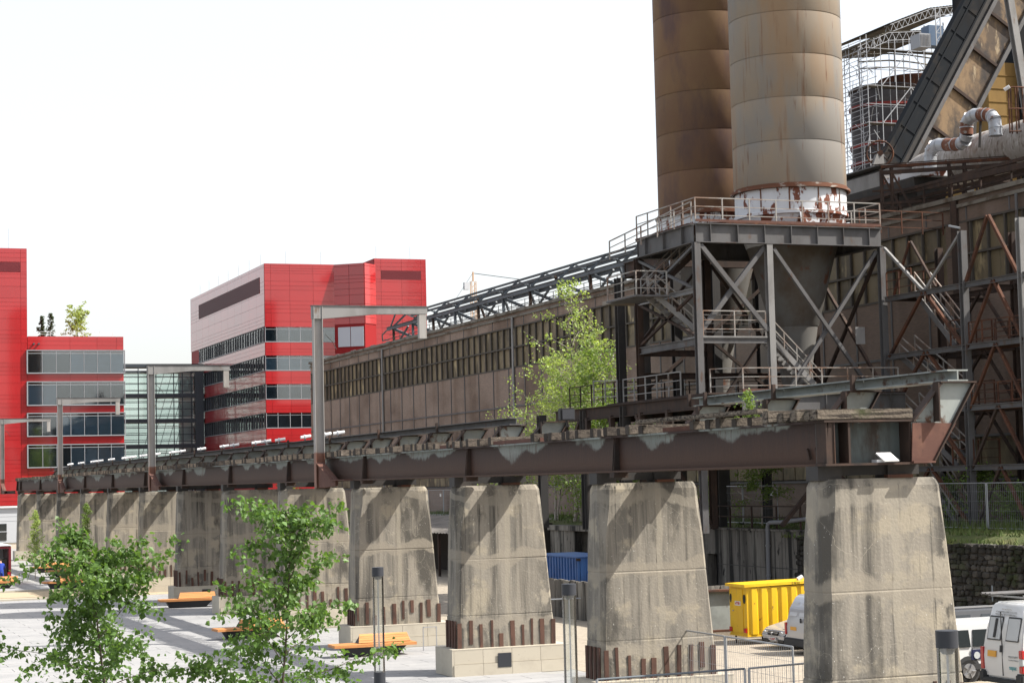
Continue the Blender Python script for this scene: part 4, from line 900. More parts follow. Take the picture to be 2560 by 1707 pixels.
for (a,b) in ((22.5,24.6),(24.75,25.6)):
    for (za,zb) in ((.3,1.3),(1.4,2.3)): MB().box(a,b,239.9,239.955,za,zb).build('ground_window', m_cargls, rt_)
MB().box(22.3,25.8,239.88,239.9,1.31,1.39).build('ground_frame', m_greypanel, rt_)
for k in range(3): MB().box(14,39.9,239.945,239.96,2.6+k*.55,2.62+k*.55).build('panel_joint', m_frame, rt_)
MB().bar((28.4,240.4,25.65),(38.6,240.4,25.6),.04).bar((28.4,240.4,25.35),(38.6,240.4,25.35),.03).build('roof_rail', m_white, rt_)
for x in (29,31,33,35,37,38.6): MB().bar((x,240.4,25.0),(x,240.4,25.65),.04).build('rail_post', m_white, rt_)
for x in (28.9,29.5): MB().cyl((x,239.5,24.1),(x,239.95,24.1),.12,8).build('spout', m_dframe, rt_)
MB().bar((26.2,242,35.8),(26.2,242,38.5),.03).build('antenna', m_scaf, rt_)
# main red office
ro = thing('red_office_block', (72,270,0), 'large red office block with stepped roofline and pale shining side wall', 'office building')
MB().poly([(61.5,255.03,0),(71.3,255.03,0),(74.8,252.2,0),(77.0,254.2,0),(77.0,275,0),(61.5,305.2,0)]+[(a,b,36.3) for a,b in ((61.5,255.03),(71.3,255.03),(74.8,252.2),(77.0,254.2),(77,275),(61.5,305.2))],
  [(5,4,3,2,1,0),(6,7,8,9,10,11)]+[(i,(i+1)%6,6+(i+1)%6,6+i) for i in range(6)]).build('block_wall', m_redgap, ro)
MB().box(77.02,84.6,254.83,285,0,37.28).build('stair_block_wall', m_redgap, ro)
pm = {}
FC = [61.48,62.35,65.0,68.3,71.3]; fb4 = [(25.61,27.64),(21.71,23.74),(17.81,19.86),(13.9,15.95),(10.0,12.0)]
clad(ro,0,0,27.66,36.35,255,FC,[.75,1.15,.55,.55,.55,1.5,.6,.6,1.1,.35,.35,.35],m_red,pm)
for (za,zb) in ((23.76,25.59),(19.88,21.69),(15.97,17.79),(12.02,13.88)): clad(ro,0,0,za,zb,255,FC,[.45,.45,.9],m_red,pm)
clad(ro,0,0,18.0,34.4,254.8,[77.05,78.0,81.0,83.85,84.6],[.8,.8,.5,.5,1.4],m_red,pm); clad(ro,0,0,35.62,37.3,254.8,[77.05,78.0,81.0,83.85,84.6],[.55,.55,.6],m_red,pm); clad(ro,0,0,34.4,35.62,254.8,[77.05,78.0],[1.25],m_red,pm); clad(ro,0,0,34.4,35.62,254.8,[83.85,84.6],[1.25],m_red,pm)
for k in range(9): MB().box(78.02,83.83,254.72,254.8,34.42+k*.135,34.5+k*.135).build('louvre_blade', m_louvre, ro)
for bi, (za,zb) in enumerate(fb4):
    cs = [61.5,63.1,64.8,66.4,68.1,69.7,71.3]
    MB().box(61.45,71.3,254.92,255.02,za-.02,za+.08).build('window_sill', m_frame, ro)
    for a, b in zip(cs, cs[1:]):
        R = random.Random(bi*31+int(a))
        MB().box(a+.04,b-.04,254.96,254.98,za+.08,zb).build('window_pane', m_pane, ro); MB().box(a+.02,b-.02,255.0,255.028,za+.08,zb-.3).build('window_room', m_room if (int(a*3)+bi) % 5 else m_blind, ro); MB().box(a-.035,a+.035,254.93,255.0,za+.08,zb).build('window_mullion', m_frame, ro)
    MB().box(61.5,71.3,254.93,254.99,zb-.32,zb-.27).build('window_transom', m_frame, ro)
# angled bay between the two blocks
def slant_panels(p, q, zlist, cols, m):
    p, q = Vector(p), Vector(q); d = (q-p); n = Vector((d.y,-d.x)).normalized()
    for i in range(cols):
        a, b = p+d*(i/cols)+d.normalized()*.025, p+d*((i+1)/cols)-d.normalized()*.025
        for za, zb in zlist:
            e = n*.05
            MB().poly([(a.x,a.y,za),(b.x,b.y,za),(b.x+e.x,b.y+e.y,za),(a.x+e.x,a.y+e.y,za),(a.x,a.y,zb),(b.x,b.y,zb),(b.x+e.x,b.y+e.y,zb),(a.x+e.x,a.y+e.y,zb)],[(3,2,1,0),(4,5,6,7),(0,1,5,4),(1,2,6,5),(2,3,7,6),(3,0,4,7)]).build('cladding_panel', m, ro)
zl = []; z = 20.0
for i in range(40):
    h = [.85,.85,.5,.5,1.3][i % 5]
    if z+h > 36.3: break
    if not (24.6 < z+h and z < 27.9): zl.append((z+.02, z+h-.02))
    z += h
zl.append((z+.02,36.33))
slant_panels((71.3,255.0),(74.8,252.17),zl,2,m_red); slant_panels((74.82,252.17),(77.0,254.15),zl,1,m_red)
for s0, s1, mm, nm in ((.12,.52,m_bay,'bay_pane'),(.54,.96,m_bay,'bay_pane')):
    p, q = Vector((71.3,255.0)), Vector((74.8,252.17)); d = q-p; n = Vector((d.y,-d.x)).normalized(); a, b = p+d*s0+n*.1, p+d*s1+n*.1
    MB().poly([(a.x,a.y,24.9),(b.x,b.y,24.9),(b.x+n.x*.04,b.y+n.y*.04,24.9),(a.x+n.x*.04,a.y+n.y*.04,24.9),(a.x,a.y,27.6),(b.x,b.y,27.6),(b.x+n.x*.04,b.y+n.y*.04,27.6),(a.x+n.x*.04,a.y+n.y*.04,27.6)],[(3,2,1,0),(4,5,6,7),(0,1,5,4),(1,2,6,5),(2,3,7,6),(3,0,4,7)]).build(nm, mm, ro)
# side wall, seen at a grazing angle
SC = [255.0+4.57*i for i in range(12)]
clad(ro,0,0,27.75,36.3,61.48,SC,[.5,.5,.5,1.5,1.5,.5,.5,.6,2.0,.45],m_red,pm,axis=0)
for (za,zb) in ((23.8,25.55),(19.9,21.65),(16.0,17.75),(12.0,13.8)): clad(ro,0,0,za,zb,61.48,SC[::2]+[SC[-1]],[.6,.6,.6],m_red,pm,axis=0)
MB().box(61.38,61.42,257.55,298.6,32.5,34.7).build('side_louvre', m_dlouvre, ro)
for bi, (za,zb) in enumerate(fb4[:4]):
    MB().box(61.30,61.47,255.1,299,za-.04,za+.06).build('window_sill', m_frame, ro); MB().box(61.30,61.47,255.1,299,zb-.05,zb+.03).build('window_head', m_dframe, ro)
    MB().box(61.44,61.46,255.2,298.9,za+.06,zb-.05).build('window_glazing', m_pane, ro)
    mb = MB(); R = random.Random(bi)
    for i in range(28): y = 255.4+i*1.58; mb.box(61.36,61.44,y-.05,y+.05,za+.06,zb-.05); 
    for i in range(28): y = 255.9+i*1.58+R.uniform(-.3,.3); mb.box(61.38,61.44,y-.03,y+.03,za+.06,zb-.25)
    mb.build('window_bars', m_dframe, ro, kind='stuff')
for i in range(7): MB().bar((61.7,258+i*6.8,36.3),(61.7,258+i*6.8,37.9),.03).build('lightning_rod', m_scaf, ro)
for x, y, z in ((65,257,36.3),(70,257,36.3),(78,257,37.3),(83,257,37.3)): MB().bar((x,y,z),(x,y,z+2),.03).build('lightning_rod', m_scaf, ro)
# glass link between the offices
lk = thing('glass_link', (51,297,0), 'glazed steel link bridge joining the two red office buildings', 'link building')
LX0, LX1, LY = 40.0, 61.3, 295.0
for z, h in ((24.75,.5),(23.9,.3),(20.05,.62),(16.2,.6),(12.3,.6),(8.4,.6)): MB().box(LX0,LX1,LY,LY+4,z,z+h).build('floor_slab', m_dframe, lk)
for k in range(16):
    x = LX0+.3+k*1.36
    if k % 2 == 0 or k in (5,9,13): MB().box(x-.07,x+.07,LY-.08,LY-.002,2,24.7).build('link_mullion', m_dframe, lk)
for z0 in (20.67,16.8,12.9,9.0,5):
    for j in range(3):
        MB().box(LX0,LX1,LY-.06,LY-.003,z0+.35+j*1.05,z0+.47+j*1.05).build('link_transom', m_dframe, lk); MB().box(LX0,LX1,LY+4.0,LY+4.06,z0+.75+j*1.05,z0+.84+j*1.05).build('link_transom', m_dframe, lk)
for i in range(8):
    xa = LX0+i*2.66
    for (za,zb) in ((20.68,23.88),(16.82,20.03),(12.92,16.18),(9.02,12.28),(4.6,8.38)):
        MB().box(xa,xa+2.64,LY+.06,LY+.08,za,zb).build('link_pane', m_lpane, lk)
    MB().box(xa,xa+2.64,LY+3.9,LY+3.92,4.6,23.9).build('link_pane', m_lpane, lk)
for i in range(7): MB().bar((50+i*1.2,LY+2,4),(55.5+i*1.2,LY+2,23.8),.07).build('stay_rod', m_dframe, lk)
MB().box(57.9,59.9,LY+1.2,LY+3,0,23.9).build('concrete_core', m_greypanel, lk); MB().box(59.95,61.25,LY-.15,LY+1.1,0,24.9).build('lift_shaft', m_dframe, lk)
# distant tower crane
tc = thing('tower_crane', (144,400,20), 'tiny pale orange tower crane far behind the hall roof', 'crane'); m_crane = mat('crane_orange', (.55,.36,.22), .6)
mb = MB()
for dx in (-.5,.5): mb.bar((144+dx,400,20),(144+dx,400,50.5),.16); mb.bar((144+dx,401,20),(144+dx,401,50.5),.16)
for k in range(30): mb.bar((143.5,400,20+k),(144.5,400,21+k),.1)
mb.build('crane_mast', m_crane, tc, kind='stuff'); MB().bar((144,400.5,50.5),(144,400.5,52.6),.3).build('crane_head', m_crane, tc); MB().bar((144,400.5,52.3),(156,400.5,51.0),.14).build('crane_jib', m_dframe, tc); MB().box(141.8,142.9,400,401,48.6,50.2).build('crane_cab', m_greypanel, tc)
MB().bar((144,400.5,52.4),(139.5,400.5,46),.06).build('crane_stay', m_dframe, tc)

# ------------------------------------------------------------------ retaining walls
rw = thing('concrete_retaining_wall', (44.2,84,0), 'stained concrete retaining wall with a dark doorway, behind the yellow hut', 'wall')
MB().box(44.0,44.5,78.6,87.0,-.2,3.33).build('wall_face', m_retain, rw); MB().box(44.0,44.5,88.15,92,-.2,3.33).build('wall_face', m_retain, rw); MB().box(44.0,44.5,87.0,88.15,2.1,3.33).build('door_lintel', m_retain, rw)
MB().box(44.5,44.55,87.0,88.15,-.2,2.1).build('door_opening', m_black, rw); MB().box(43.93,44.56,78.5,92,3.332,3.42).build('wall_cap', m_retain, rw)
for z in (1.6,): MB().box(43.985,44,78.6,87.0,z,z+.03).build('shutter_joint', m_black, rw)
sw = thing('stone_retaining_wall', (44.1,70,0), 'dark rubble stone retaining wall below the grassy bank', 'wall')
MB().box(43.78,44.6,40,78.5,-.2,3.0).build('wall_core', m_mortar, sw)
random.seed(6); z = -.05; cnt = 0; rest = MB(); protos = []
for k in range(6):                                       # six irregular rubble stones, shared by all
    n = random.randint(6,8); R0 = random.Random(k); pts = []
    for i in range(n):
        a_ = 2*math.pi*i/n+R0.uniform(-.2,.2); sq = 1/max(abs(math.cos(a_)),abs(math.sin(a_)))**.75
        pts.append((.5*math.cos(a_)*sq*R0.uniform(.8,1.0), .5+.5*math.sin(a_)*sq*R0.uniform(.8,1.0)))
    V = [(0.06,u,v) for u,v in pts]+[(-.04,u*.96,.5+(v-.5)*.96) for u,v in pts]+[(-.085,u*.7,.5+(v-.5)*.7) for u,v in pts]
    F = [(i,(i+1)%n,n+(i+1)%n,n+i) for i in range(n)]+[(n+i,n+(i+1)%n,2*n+(i+1)%n,2*n+i) for i in range(n)]+[tuple(range(2*n,3*n))]
    protos.append((V,F,None))
while z < 2.95:
    h = random.uniform(.16,.30); y = 57.5+random.uniform(0,.3)
    while y < 78.2:
        w = random.uniform(.2,.62); k = random.randrange(6); zz = z+random.uniform(-.04,.04); hh = h*random.uniform(.85,1.2); V,F,proto = protos[k]
        if cnt < 298 and 59.5 < y < 69.5:
            if proto is None:
                o = MB().poly(V,F).build('stone', m_stone, sw); off = WL[o].copy(); protos[k] = (V,F,(o,off)); put(o,(43.76+off.x,y+w/2,zz),sw)
            else: o = dup(proto[0],(43.76+proto[1].x+random.uniform(-.02,.03),y+w/2,zz),sw)
            o.scale = (1,w*1.0,hh); cnt += 1
        else: rest.poly([(43.76+a_,y+w/2+u*w,zz+v*hh) for a_,u,v in V],F)
        y += w*random.uniform(.92,1.0)
    z += h*.93
rest.build('rubble', m_stone, sw, kind='stuff')
MB().box(43.7,44.2,40,65,3.0,3.12).build('coping', m_retain, sw)
fw_ = thing('far_retaining_wall', (44.2,120,0), 'dark rough retaining wall seen between the middle piers', 'wall')
MB().box(44.0,44.6,92.0,215,-.2,3.0).build('wall_face', m_stone, fw_); MB().box(43.5,44.0,104.4,108.2,-.2,3.25).build('concrete_pilaster', m_retain, fw_); MB().box(43.4,44.5,100.5,108.4,3.0,3.3).build('wall_cap', m_retain, fw_)
sh = thing('lean_to_shed', (42.5,125,0), 'low lean-to shed roofed with grey corrugated sheet behind the piers', 'shed')
for k in range(46):
    y = 109+k*.6; MB().poly([(39.5,y,2.75),(39.5,y+.3,2.81),(39.5,y+.6,2.75),(44.0,y,3.65),(44.0,y+.3,3.71),(44.0,y+.6,3.65)],[(0,1,4,3),(1,2,5,4)]).build('roof_sheet', m_corr, sh)
for y in (109.2,118,127,136): MB().bar((39.7,y,-.1),(39.7,y,2.72),.15).build('shed_post', m_drust, sh)
MB().box(43.0,43.98,109,136.6,-.1,3.4).build('shed_back', m_mortar, sh)
rs = thing('rust_guard_rail', (44.25,83,3.42), 'rusty guard rail along the top of the concrete retaining wall', 'railing')
for y in (78.9,81.2,83.7,86.0,87.8,90,92): MB().bar((44.25,y,3.42),(44.25,y,4.53),.08).build('rail_post', m_drust, rs)
for z in (4.5,3.98): MB().bar((44.25,78.9,z),(44.25,92,z),.06).build('rail_bar', m_drust, rs)
dp = thing('grey_drain_pipe', (43.86,81.4,0), 'grey plastic drain pipe bending over the concrete retaining wall', 'pipe')
MB().tube([(43.86,81.45,.0),(43.86,81.4,3.5),(43.86,81.33,3.66),(43.86,81.15,3.75),(43.86,80.8,3.76),(43.9,80,3.78),(44.4,78.3,3.95),(45,77,4.05)],.1,12).build('pipe_run', m_pvc, dp, smooth=True)
for z in (1.2,2.6): MB().cyl((43.86,81.42,z),(43.86,81.42,z+.1),.125,12).build('pipe_clip', m_pvc, dp)
bt = thing('hanging_rope', (46,84,4.2), 'pale slack rope strung between the terrace fence panels', 'rope')
def sag(a, b, s, n=12): a, b = Vector(a), Vector(b); return [a.lerp(b,i/n)-Vector((0,0,s*4*(i/n)*(1-i/n))) for i in range(n+1)]
MB().tube(sag((46.8,90,5.2),(46.8,85.8,4.9),.35),.022,5).build('rope_span', m_gravel, bt); MB().tube(sag((46.8,85.8,4.9),(46.8,80.6,5.3),.55),.022,5).build('rope_span', m_gravel, bt)
# ------------------------------------------------------------------ mesh fence panels
fence_n = 0
def fence(p, q, zb, lab, grp, top=None, wires=32, m=None):
    p, q = Vector((*p,zb)), Vector((*q,zb)); H = 2.0
    f = thing('mesh_fence_panel', ((p+q)/2), lab, 'fence panel', grp); up_ = Vector((0,0,H))
    for a in (p,q): MB().cyl(a, a+up_, .028, 8).build('fence_post', m_galv, f)
    for z in (.12,H): MB().cyl(p+Vector((0,0,z)), q+Vector((0,0,z)), .022, 8).build('fence_rail', top or m_galv, f)
    mb = MB(); 
    for i in range(1,wires): c = p.lerp(q,i/wires); mb.bar(c+Vector((0,0,.12)), c+up_, .0055)
    for z in (.45,.85,1.25,1.65): mb.bar(p+Vector((0,0,z)), q+Vector((0,0,z)), .007)
    mb.build('wire_mesh', m or m_wire, f, kind='stuff')
    d = (q-p).normalized()
    for a in (p,q): MB().box(a.x-.12,a.x+.12,a.y-.32,a.y+.32,zb-.02,zb+.12).build('block_foot', m_retain, f)
    return f
G1 = 'wire fence panels between the first two piers'; G2 = 'wire fence panels on the grassy terrace'
fence((22.1,43.4),(22.05,39.9),0,'wire fence panel between the two nearest piers, right of the tall posts',G1); fence((22.16,46.9),(22.12,43.5),0,'wire fence panel partly behind the second nearest pier',G1)
fence((15.3,35.75),(18.75,36.0),0,'wire fence panel at the bottom edge with a blue sign on it',G1,top=m_bsteel); fence((18.85,36.0),(22.3,36.6),0,'wire fence panel at the bottom edge ending behind the nearest pier',G1)
sgn = MB().box(18.15,18.62,35.93,35.95,1.18,1.42).build('blue_sign', m_signblue); tag(sgn,'small blue sign with white lettering on the bottom fence panel','sign')
sgn2 = tag(MB().box(19.55,19.95,36.08,36.1,1.35,1.55).build('white_sign', m_wplate),'small pale sign on the fence panel next to the nearest pier','sign')
terr = [((47,60.8),(47,64.4),'terrace fence panel at the right picture edge'),((47,64.5),(47,68.0),'terrace fence panel with a white plate, right of the nearest pier'),((47,68.1),(47,71.6),'terrace fence panel just right of the nearest pier'),((47,71.7),(47,75.2),'terrace fence panel hidden half behind the nearest pier'),((46.6,77.6),(46.9,81.0),'terrace fence panel left of the nearest pier, with orange strap'),((46.9,85.9),(46.6,89.0),'leaning terrace fence panel above the concrete wall'),((46.6,89.1),(46.7,92.4),'terrace fence panel right behind the second pier'),((47,128),(47,131.4),'left one of the terrace fence panels between third and fourth pier'),((47,131.5),(47,134.9),'terrace fence panel seen between third and fourth pier'),((47,135),(47,138.4),'terrace fence panel behind the fourth pier'),((47,138.5),(47,142),'farthest terrace fence panel, beside the fourth pier')]
for i, (a,b,l) in enumerate(terr):
    f = fence(a,b,TZ,l,G2,wires=26)
    if i in (1,4,5,8,10): 
        c = Vector((a[0],a[1]+.5)); MB().box(c.x-.05,c.x-.03,c.y-.16,c.y+.16,TZ+1.5,TZ+1.72).build('fence_plate', m_wplate, f)
tag(MB().bar((46.5,79.6,5.4),(46.5,78.4,4.5),.05,.02).build('orange_strap', m_orange),'bright orange strap hanging on the terrace fence','strap')
# bicycle-like scrap by the fence
bk = thing('parked_moped', (47.8,64.9,TZ), 'small dark moped parked in the grass behind the terrace fence', 'moped')
for y in (64.4,65.7): MB().tube([(47.8,y+.27*math.cos(a),TZ+.33+.27*math.sin(a)) for a in [2*math.pi*i/16 for i in range(17)]],.045,6).build('wheel', m_tyre, bk)
MB().tube([(47.8,64.4,TZ+.33),(47.8,64.6,TZ+.8),(47.8,64.75,TZ+1.0)],.035,6).build('fork', m_rim, bk); MB().box(47.7,47.9,64.9,65.6,TZ+.4,TZ+.75).build('engine_body', m_black, bk,bevel=.05); MB().box(47.68,47.92,64.95,65.75,TZ+.78,TZ+.86).build('seat', m_black, bk,bevel=.03); MB().box(47.62,47.98,65.4,65.7,TZ+.62,TZ+.76).build('fairing', m_orange, bk,bevel=.04); MB().bar((47.5,64.7,TZ+1.0),(48.1,64.7,TZ+1.0),.03).build('handlebar', m_rim, bk); MB().box(47.7,47.9,65.75,65.82,TZ+.8,TZ+.95).build('lamp', m_white, bk)
# ------------------------------------------------------------------ yard equipment
def text(s, size, m, name, parent, loc, rx, rz, ext=.004, sx=1):
    cu = bpy.data.curves.new(name,'FONT'); cu.body = s; cu.size = size; cu.extrude = ext; cu.align_x = 'CENTER'; cu.align_y = 'CENTER'
    t = bpy.data.objects.new(name,cu); COL.objects.link(t); dg = bpy.context.evaluated_depsgraph_get(); me = bpy.data.meshes.new_from_object(t.evaluated_get(dg)); me.materials.clear(); me.materials.append(m)
    bpy.data.objects.remove(t); o = bpy.data.objects.new(name,me); COL.objects.link(o); put(o,loc,parent); o.rotation_euler = (rx,0,rz); o.scale = (sx,1,1); return o
def strokes(parent, nm, m, xr, y0, y1, z0, z1, n):
    """print too small to read in the photograph: a row of letter-like strokes"""
    R = random.Random(n*7+int(z0*100)); mb = MB(); w = (y1-y0)/n
    for i in range(n):
        ya = y0+i*w; h = z1-z0
        mb.box(xr[0],xr[1],ya,ya+w*.2,z0,z1)
        mb.box(xr[0],xr[1],ya+w*.22,ya+w*.75,z0+h*R.choice((0,.4,.75)),z0+h*R.choice((.2,.55,.95))+h*.1)
    return mb.build(nm, m, parent, kind='stuff')
hut = thing('yellow_site_hut', (34.5,62.6,0), 'yellow ribbed site hut on wheels with red rear lamps', 'site hut')
hx, hy = 32.15, 61.4
MB().box(hx,hx+4.6,hy,hy+1.32,.34,2.02).build('hut_body', m_yellow, hut)
MB().prism([(hx-.12,2.03),(hx+1.4,2.06),(hx+4.8,2.10),(hx+4.8,2.2),(hx+1.4,2.16),(hx-.12,2.13)],1,hy-.09,hy+1.42).build('roof', m_yellow, hut)
for i in range(11):
    xx = hx+.12+i*.40; MB().poly([(xx,hy,.36),(xx+.06,hy-.06,.36),(xx+.26,hy-.06,.36),(xx+.32,hy,.36),(xx,hy,1.98),(xx+.06,hy-.06,1.98),(xx+.26,hy-.06,1.98),(xx+.32,hy,1.98)],[(0,1,5,4),(1,2,6,5),(2,3,7,6),(0,3,2,1),(4,5,6,7)]).build('side_rib', m_yellow, hut)
MB().box(hx-.025,hx-.003,hy+.28,hy+1.15,.42,1.96).build('door', m_yellow, hut); d_ = [c for c in hut.children if c.name.startswith('door')][0]
MB().box(hx-.06,hx-.028,hy+.95,hy+1.02,1.15,1.19).build('door_handle', m_rim, d_)
for yy in (hy+.16,hy+1.18): w = MB().cyl((hx-.03,yy,1.62),(hx-.002,yy,1.62),.075,14).build('oval_window', m_cargls, hut); w.scale = (1,1,2.2); w.location.z -= .1
MB().box(hx-.035,hx-.027,hy+.42,hy+.86,1.36,1.52).build('label_plate', m_wplate, hut); strokes(hut, 'plate_print', m_redtxt, (hx-.042,hx-.036), hy+.46, hy+.82, 1.40, 1.49, 5)
for yy in (hy+.1,hy+1.2): MB().box(hx-.06,hx-.002,yy-.09,yy+.09,.42,.58).build('rear_lamp', m_tail, hut)
MB().box(hx-.02,hx+4.6,hy-.03,hy+1.35,.28,.338).build('chassis', m_yellow, hut)
text('C N S E', .1, m_black, 'roof_lettering', hut, (hx+1.95,hy-.094,2.115), rad(90), 0)
for xx in (hx+.9,hx+1.9): MB().cyl((xx,hy+.02,.25),(xx,hy+.2,.25),.25,16).build('wheel', m_tyre, hut)
MB().cyl((hx+2.3,hy+.4,2.2),(hx+2.5,hy+.4,2.3),.08,10).build('roof_vent', m_greypanel, hut); MB().bar((hx+.05,hy+1.0,0),(hx+.05,hy+1.0,.3),.05).build('prop_stand', m_drust, hut)
pb = thing('plate_girder_stack', (31.5,64,0), 'pale green old plate girder lying behind the yellow hut', 'girder')
MB().box(30.2,34.5,64.2,64.25,.35,1.75).build('girder_web', m_bracket, pb); MB().box(30.2,34.5,64.0,64.45,1.75,1.82).build('girder_flange', m_rust, pb); MB().box(30.2,34.5,64.0,64.45,.28,.35).build('girder_flange', m_rust, pb); MB().box(31.75,31.8,64.0,64.2,.35,1.75).build('web_rib', m_rust, pb); MB().box(30.2,34.5,64.0,64.5,0,.27).build('bearer', m_gravel, pb); MB().box(31.25,31.65,64.17,64.2,.75,1.1).build('notice', m_wplate, pb)
ct = thing('blue_container', (36.4,86.5,0), 'blue corrugated shipping container behind a dark sheet wall', 'container')
cx0, cx1, cy0, cy1, cz0, cz1 = 35.2, 37.6, 84.2, 90.2, .0, 2.32
MB().box(cx0+.06,cx1-.06,cy0+.06,cy1-.06,cz0+.1,cz1-.03).build('container_shell', m_blue, ct); MB().box(cx0,cx1,cy0,cy1,cz1-.028,cz1+.03).build('roof_panel', m_blue, ct)
for i in range(16): 
    y = cy0+.2+i*.36; MB().box(cx0+.01,cx0+.06,y,y+.18,cz0+.15,cz1-.05).build('side_rib', m_blue, ct)
for i in range(7): 
    x = cx0+.15+i*.32; MB().box(x,x+.16,cy0+.01,cy0+.06,cz0+.15,cz1-.05).build('end_rib', m_blue, ct)
for x in (cx0,cx1-.1): MB().box(x,x+.1,cy0,cy0+.1,cz0,cz1-.03).build('corner_post', m_blue, ct)
MB().box(cx0-.02,cx0+.16,cy0-.02,cy0+.16,cz1-.16,cz1-.0305).build('corner_casting', m_drust, ct)
wl_ = thing('sheet_pile_wall', (33,78,0), 'low dark ribbed sheet wall in front of the blue container', 'wall')
for i in range(34): MB().box(32.0+.03*(i%2),32.12,70+i*.42,70+i*.42+.40,-.1,1.62+.02*(i%3)).build('sheet_board', m_retain, wl_)
for i in range(14): MB().box(32.1+i*.42,32.5+i*.42,69.9+.03*(i%2),70.02,-.1,1.6).build('sheet_board', m_retain, wl_)
bar_ = thing('site_barrier', (27.5,72,0), 'orange plastic barrier above a blue crate between third and fourth pier', 'barrier')
pxy = (28.8,84.0)
MB().prism([(pxy[0],.45),(pxy[0]+1.6,.45),(pxy[0]+1.5,1.25),(pxy[0]+.1,1.25)],1,pxy[1],pxy[1]+.45).build('barrier_body', m_orange, bar_,bevel=.04); 
for i in range(4): MB().box(pxy[0]+.2+i*.35,pxy[0]+.26+i*.35,pxy[1]-.03,pxy[1],.5,1.2).build('barrier_rib', m_orange, bar_)
tag(MB().box(pxy[0]+.1,pxy[0]+1.4,pxy[1]-.6,pxy[1]+.4,0,.42).box(pxy[0]+.05,pxy[0]+1.45,pxy[1]-.65,pxy[1]+.45,.36,.43).build('blue_crate', mat('crate_blue',(.09,.09,.30),.6),bevel=.02),'blue plastic crate under the orange barrier','crate')
tag(MB().cyl((32.6,76,.95),(28.5,78.0,.85),.03,8).cyl((28.5,78,0),(28.5,78,.9),.03,8).cyl((32.6,76,0),(32.6,76,.95),.03,8).build('tube_barrier', m_galv),'low galvanised tube barrier between the second and third pier','barrier')
tag(MB().box(29.6,30.5,77.2,77.23,.08,.32).build('blue_notice', m_signblue),'small blue notice on the ground between second and third pier','sign')
# ------------------------------------------------------------------ vehicles
def wheel(parent, c, r, ax, w=.2):
    c = Vector(c); d = Vector((1,0,0)) if ax == 0 else Vector((0,1,0))
    t = MB().cyl(c-d*w/2, c+d*w/2, r, 24).build('wheel', m_tyre, parent, smooth=True)
    MB().cyl(c-d*(w/2+.012), c-d*(w/2-.01), r*.68, 20).build('rim', m_rim, t)
    for i in range(5):
        a = 2*math.pi*i/5; u = Vector((0,math.cos(a),math.sin(a))) if ax == 0 else Vector((math.cos(a),0,math.sin(a)))
        MB().bar(c-d*(w/2+.016)+u*.08, c-d*(w/2+.016)+u*r*.66, .02, .09, upv=d).build('spoke', m_rim, t)
    MB().cyl(c-d*(w/2+.03), c-d*(w/2), r*.18, 10).build('hub_cap', m_rim, t)
    return t
def shell(parent, prof, y0, y1, m, inset=.10, zb=.9, nm='body', bev=.05):
    """car body: side outline (x,z) extruded across, drawn in above zb (tumblehome)"""
    n = len(prof); ym = (y0+y1)/2; P = []
    def yy(z, s):
        t = max(0,(z-zb)/1.0); w = (y1-y0)/2-inset*min(1.2,t)
        return ym+s*w
    P = [(x,yy(z,-1),z) for x,z in prof]+[(x,yy(z,1),z) for x,z in prof]
    F = [tuple(range(n)),tuple(range(2*n-1,n-1,-1))]+[((i+1)%n,i,n+i,n+(i+1)%n) for i in range(n)]
    return MB().poly(P,F).build(nm, m, parent, bevel=bev, smooth=True)
# white high-roof van, rear towards the plaza
vn = thing('white_panel_van', (32.9,43.95,0), 'white panel van seen from behind, orange plate and red tail lamps', 'van')
vx, va, vb = 30.62, 43.0, 44.85
shell(vn,[(vx,.42),(vx-.02,1.0),(vx+.06,1.6),(vx+.26,2.30),(vx+.40,2.42),(vx+3.4,2.42),(vx+4.1,1.55),(vx+4.9,1.2),(vx+5.05,.42)],va,vb,m_vanwhite,inset=.14,zb=1.0,bev=.05)
def rear_x(z): return vx-.02+(z-1.0)*.1+(max(0,z-1.6)*.19)
def rearplate(nm, ya, yb, za, zb, m, th=.02, off=.0, bev=0, par=None):
    return MB().poly([(rear_x(za)-th-off,ya,za),(rear_x(za)-th-off,yb,za),(rear_x(zb)-th-off,yb,zb),(rear_x(zb)-th-off,ya,zb),(rear_x(za)-off,ya,za),(rear_x(za)-off,yb,za),(rear_x(zb)-off,yb,zb),(rear_x(zb)-off,ya,zb)],[(0,1,2,3),(7,6,5,4),(0,4,5,1),(1,5,6,2),(2,6,7,3),(3,7,4,0)]).build(nm,m,par or vn,bevel=bev)
for (ya,yb) in ((43.20,43.78),(44.0,44.62)):
    f = rearplate('rear_window_seal', ya, yb, 1.42, 2.06, m_bumper, .012, 0, .03); rearplate('rear_window', ya+.03, yb-.03, 1.45, 2.03, m_filmgls, .02, 0, .03, f)
rearplate('wiper', 44.22,44.30,1.5,2.0,m_bumper,.03,.02)
MB().box(vx-.03,vx+.0,43.89,43.90,.5,2.2).build('door_gap', m_bumper, vn)
rearplate('door_handle', 43.90,43.98,1.12,1.30,m_bumper,.04); rearplate('number_plate', 44.15,44.52,.98,1.14,m_plate,.03,.01)
for (za,zb,mm) in ((1.0,1.22,m_tail),(.82,.99,m_filmgls),(.62,.81,m_tail)): MB().box(vx-.05,vx+.16,va-.03,va+.13,za,zb).build('tail_lamp', mm, vn, bevel=.015)
MB().box(vx-.04,vx+.12,vb-.12,vb+.03,.62,1.22).build('tail_lamp', m_tail, vn, bevel=.015)
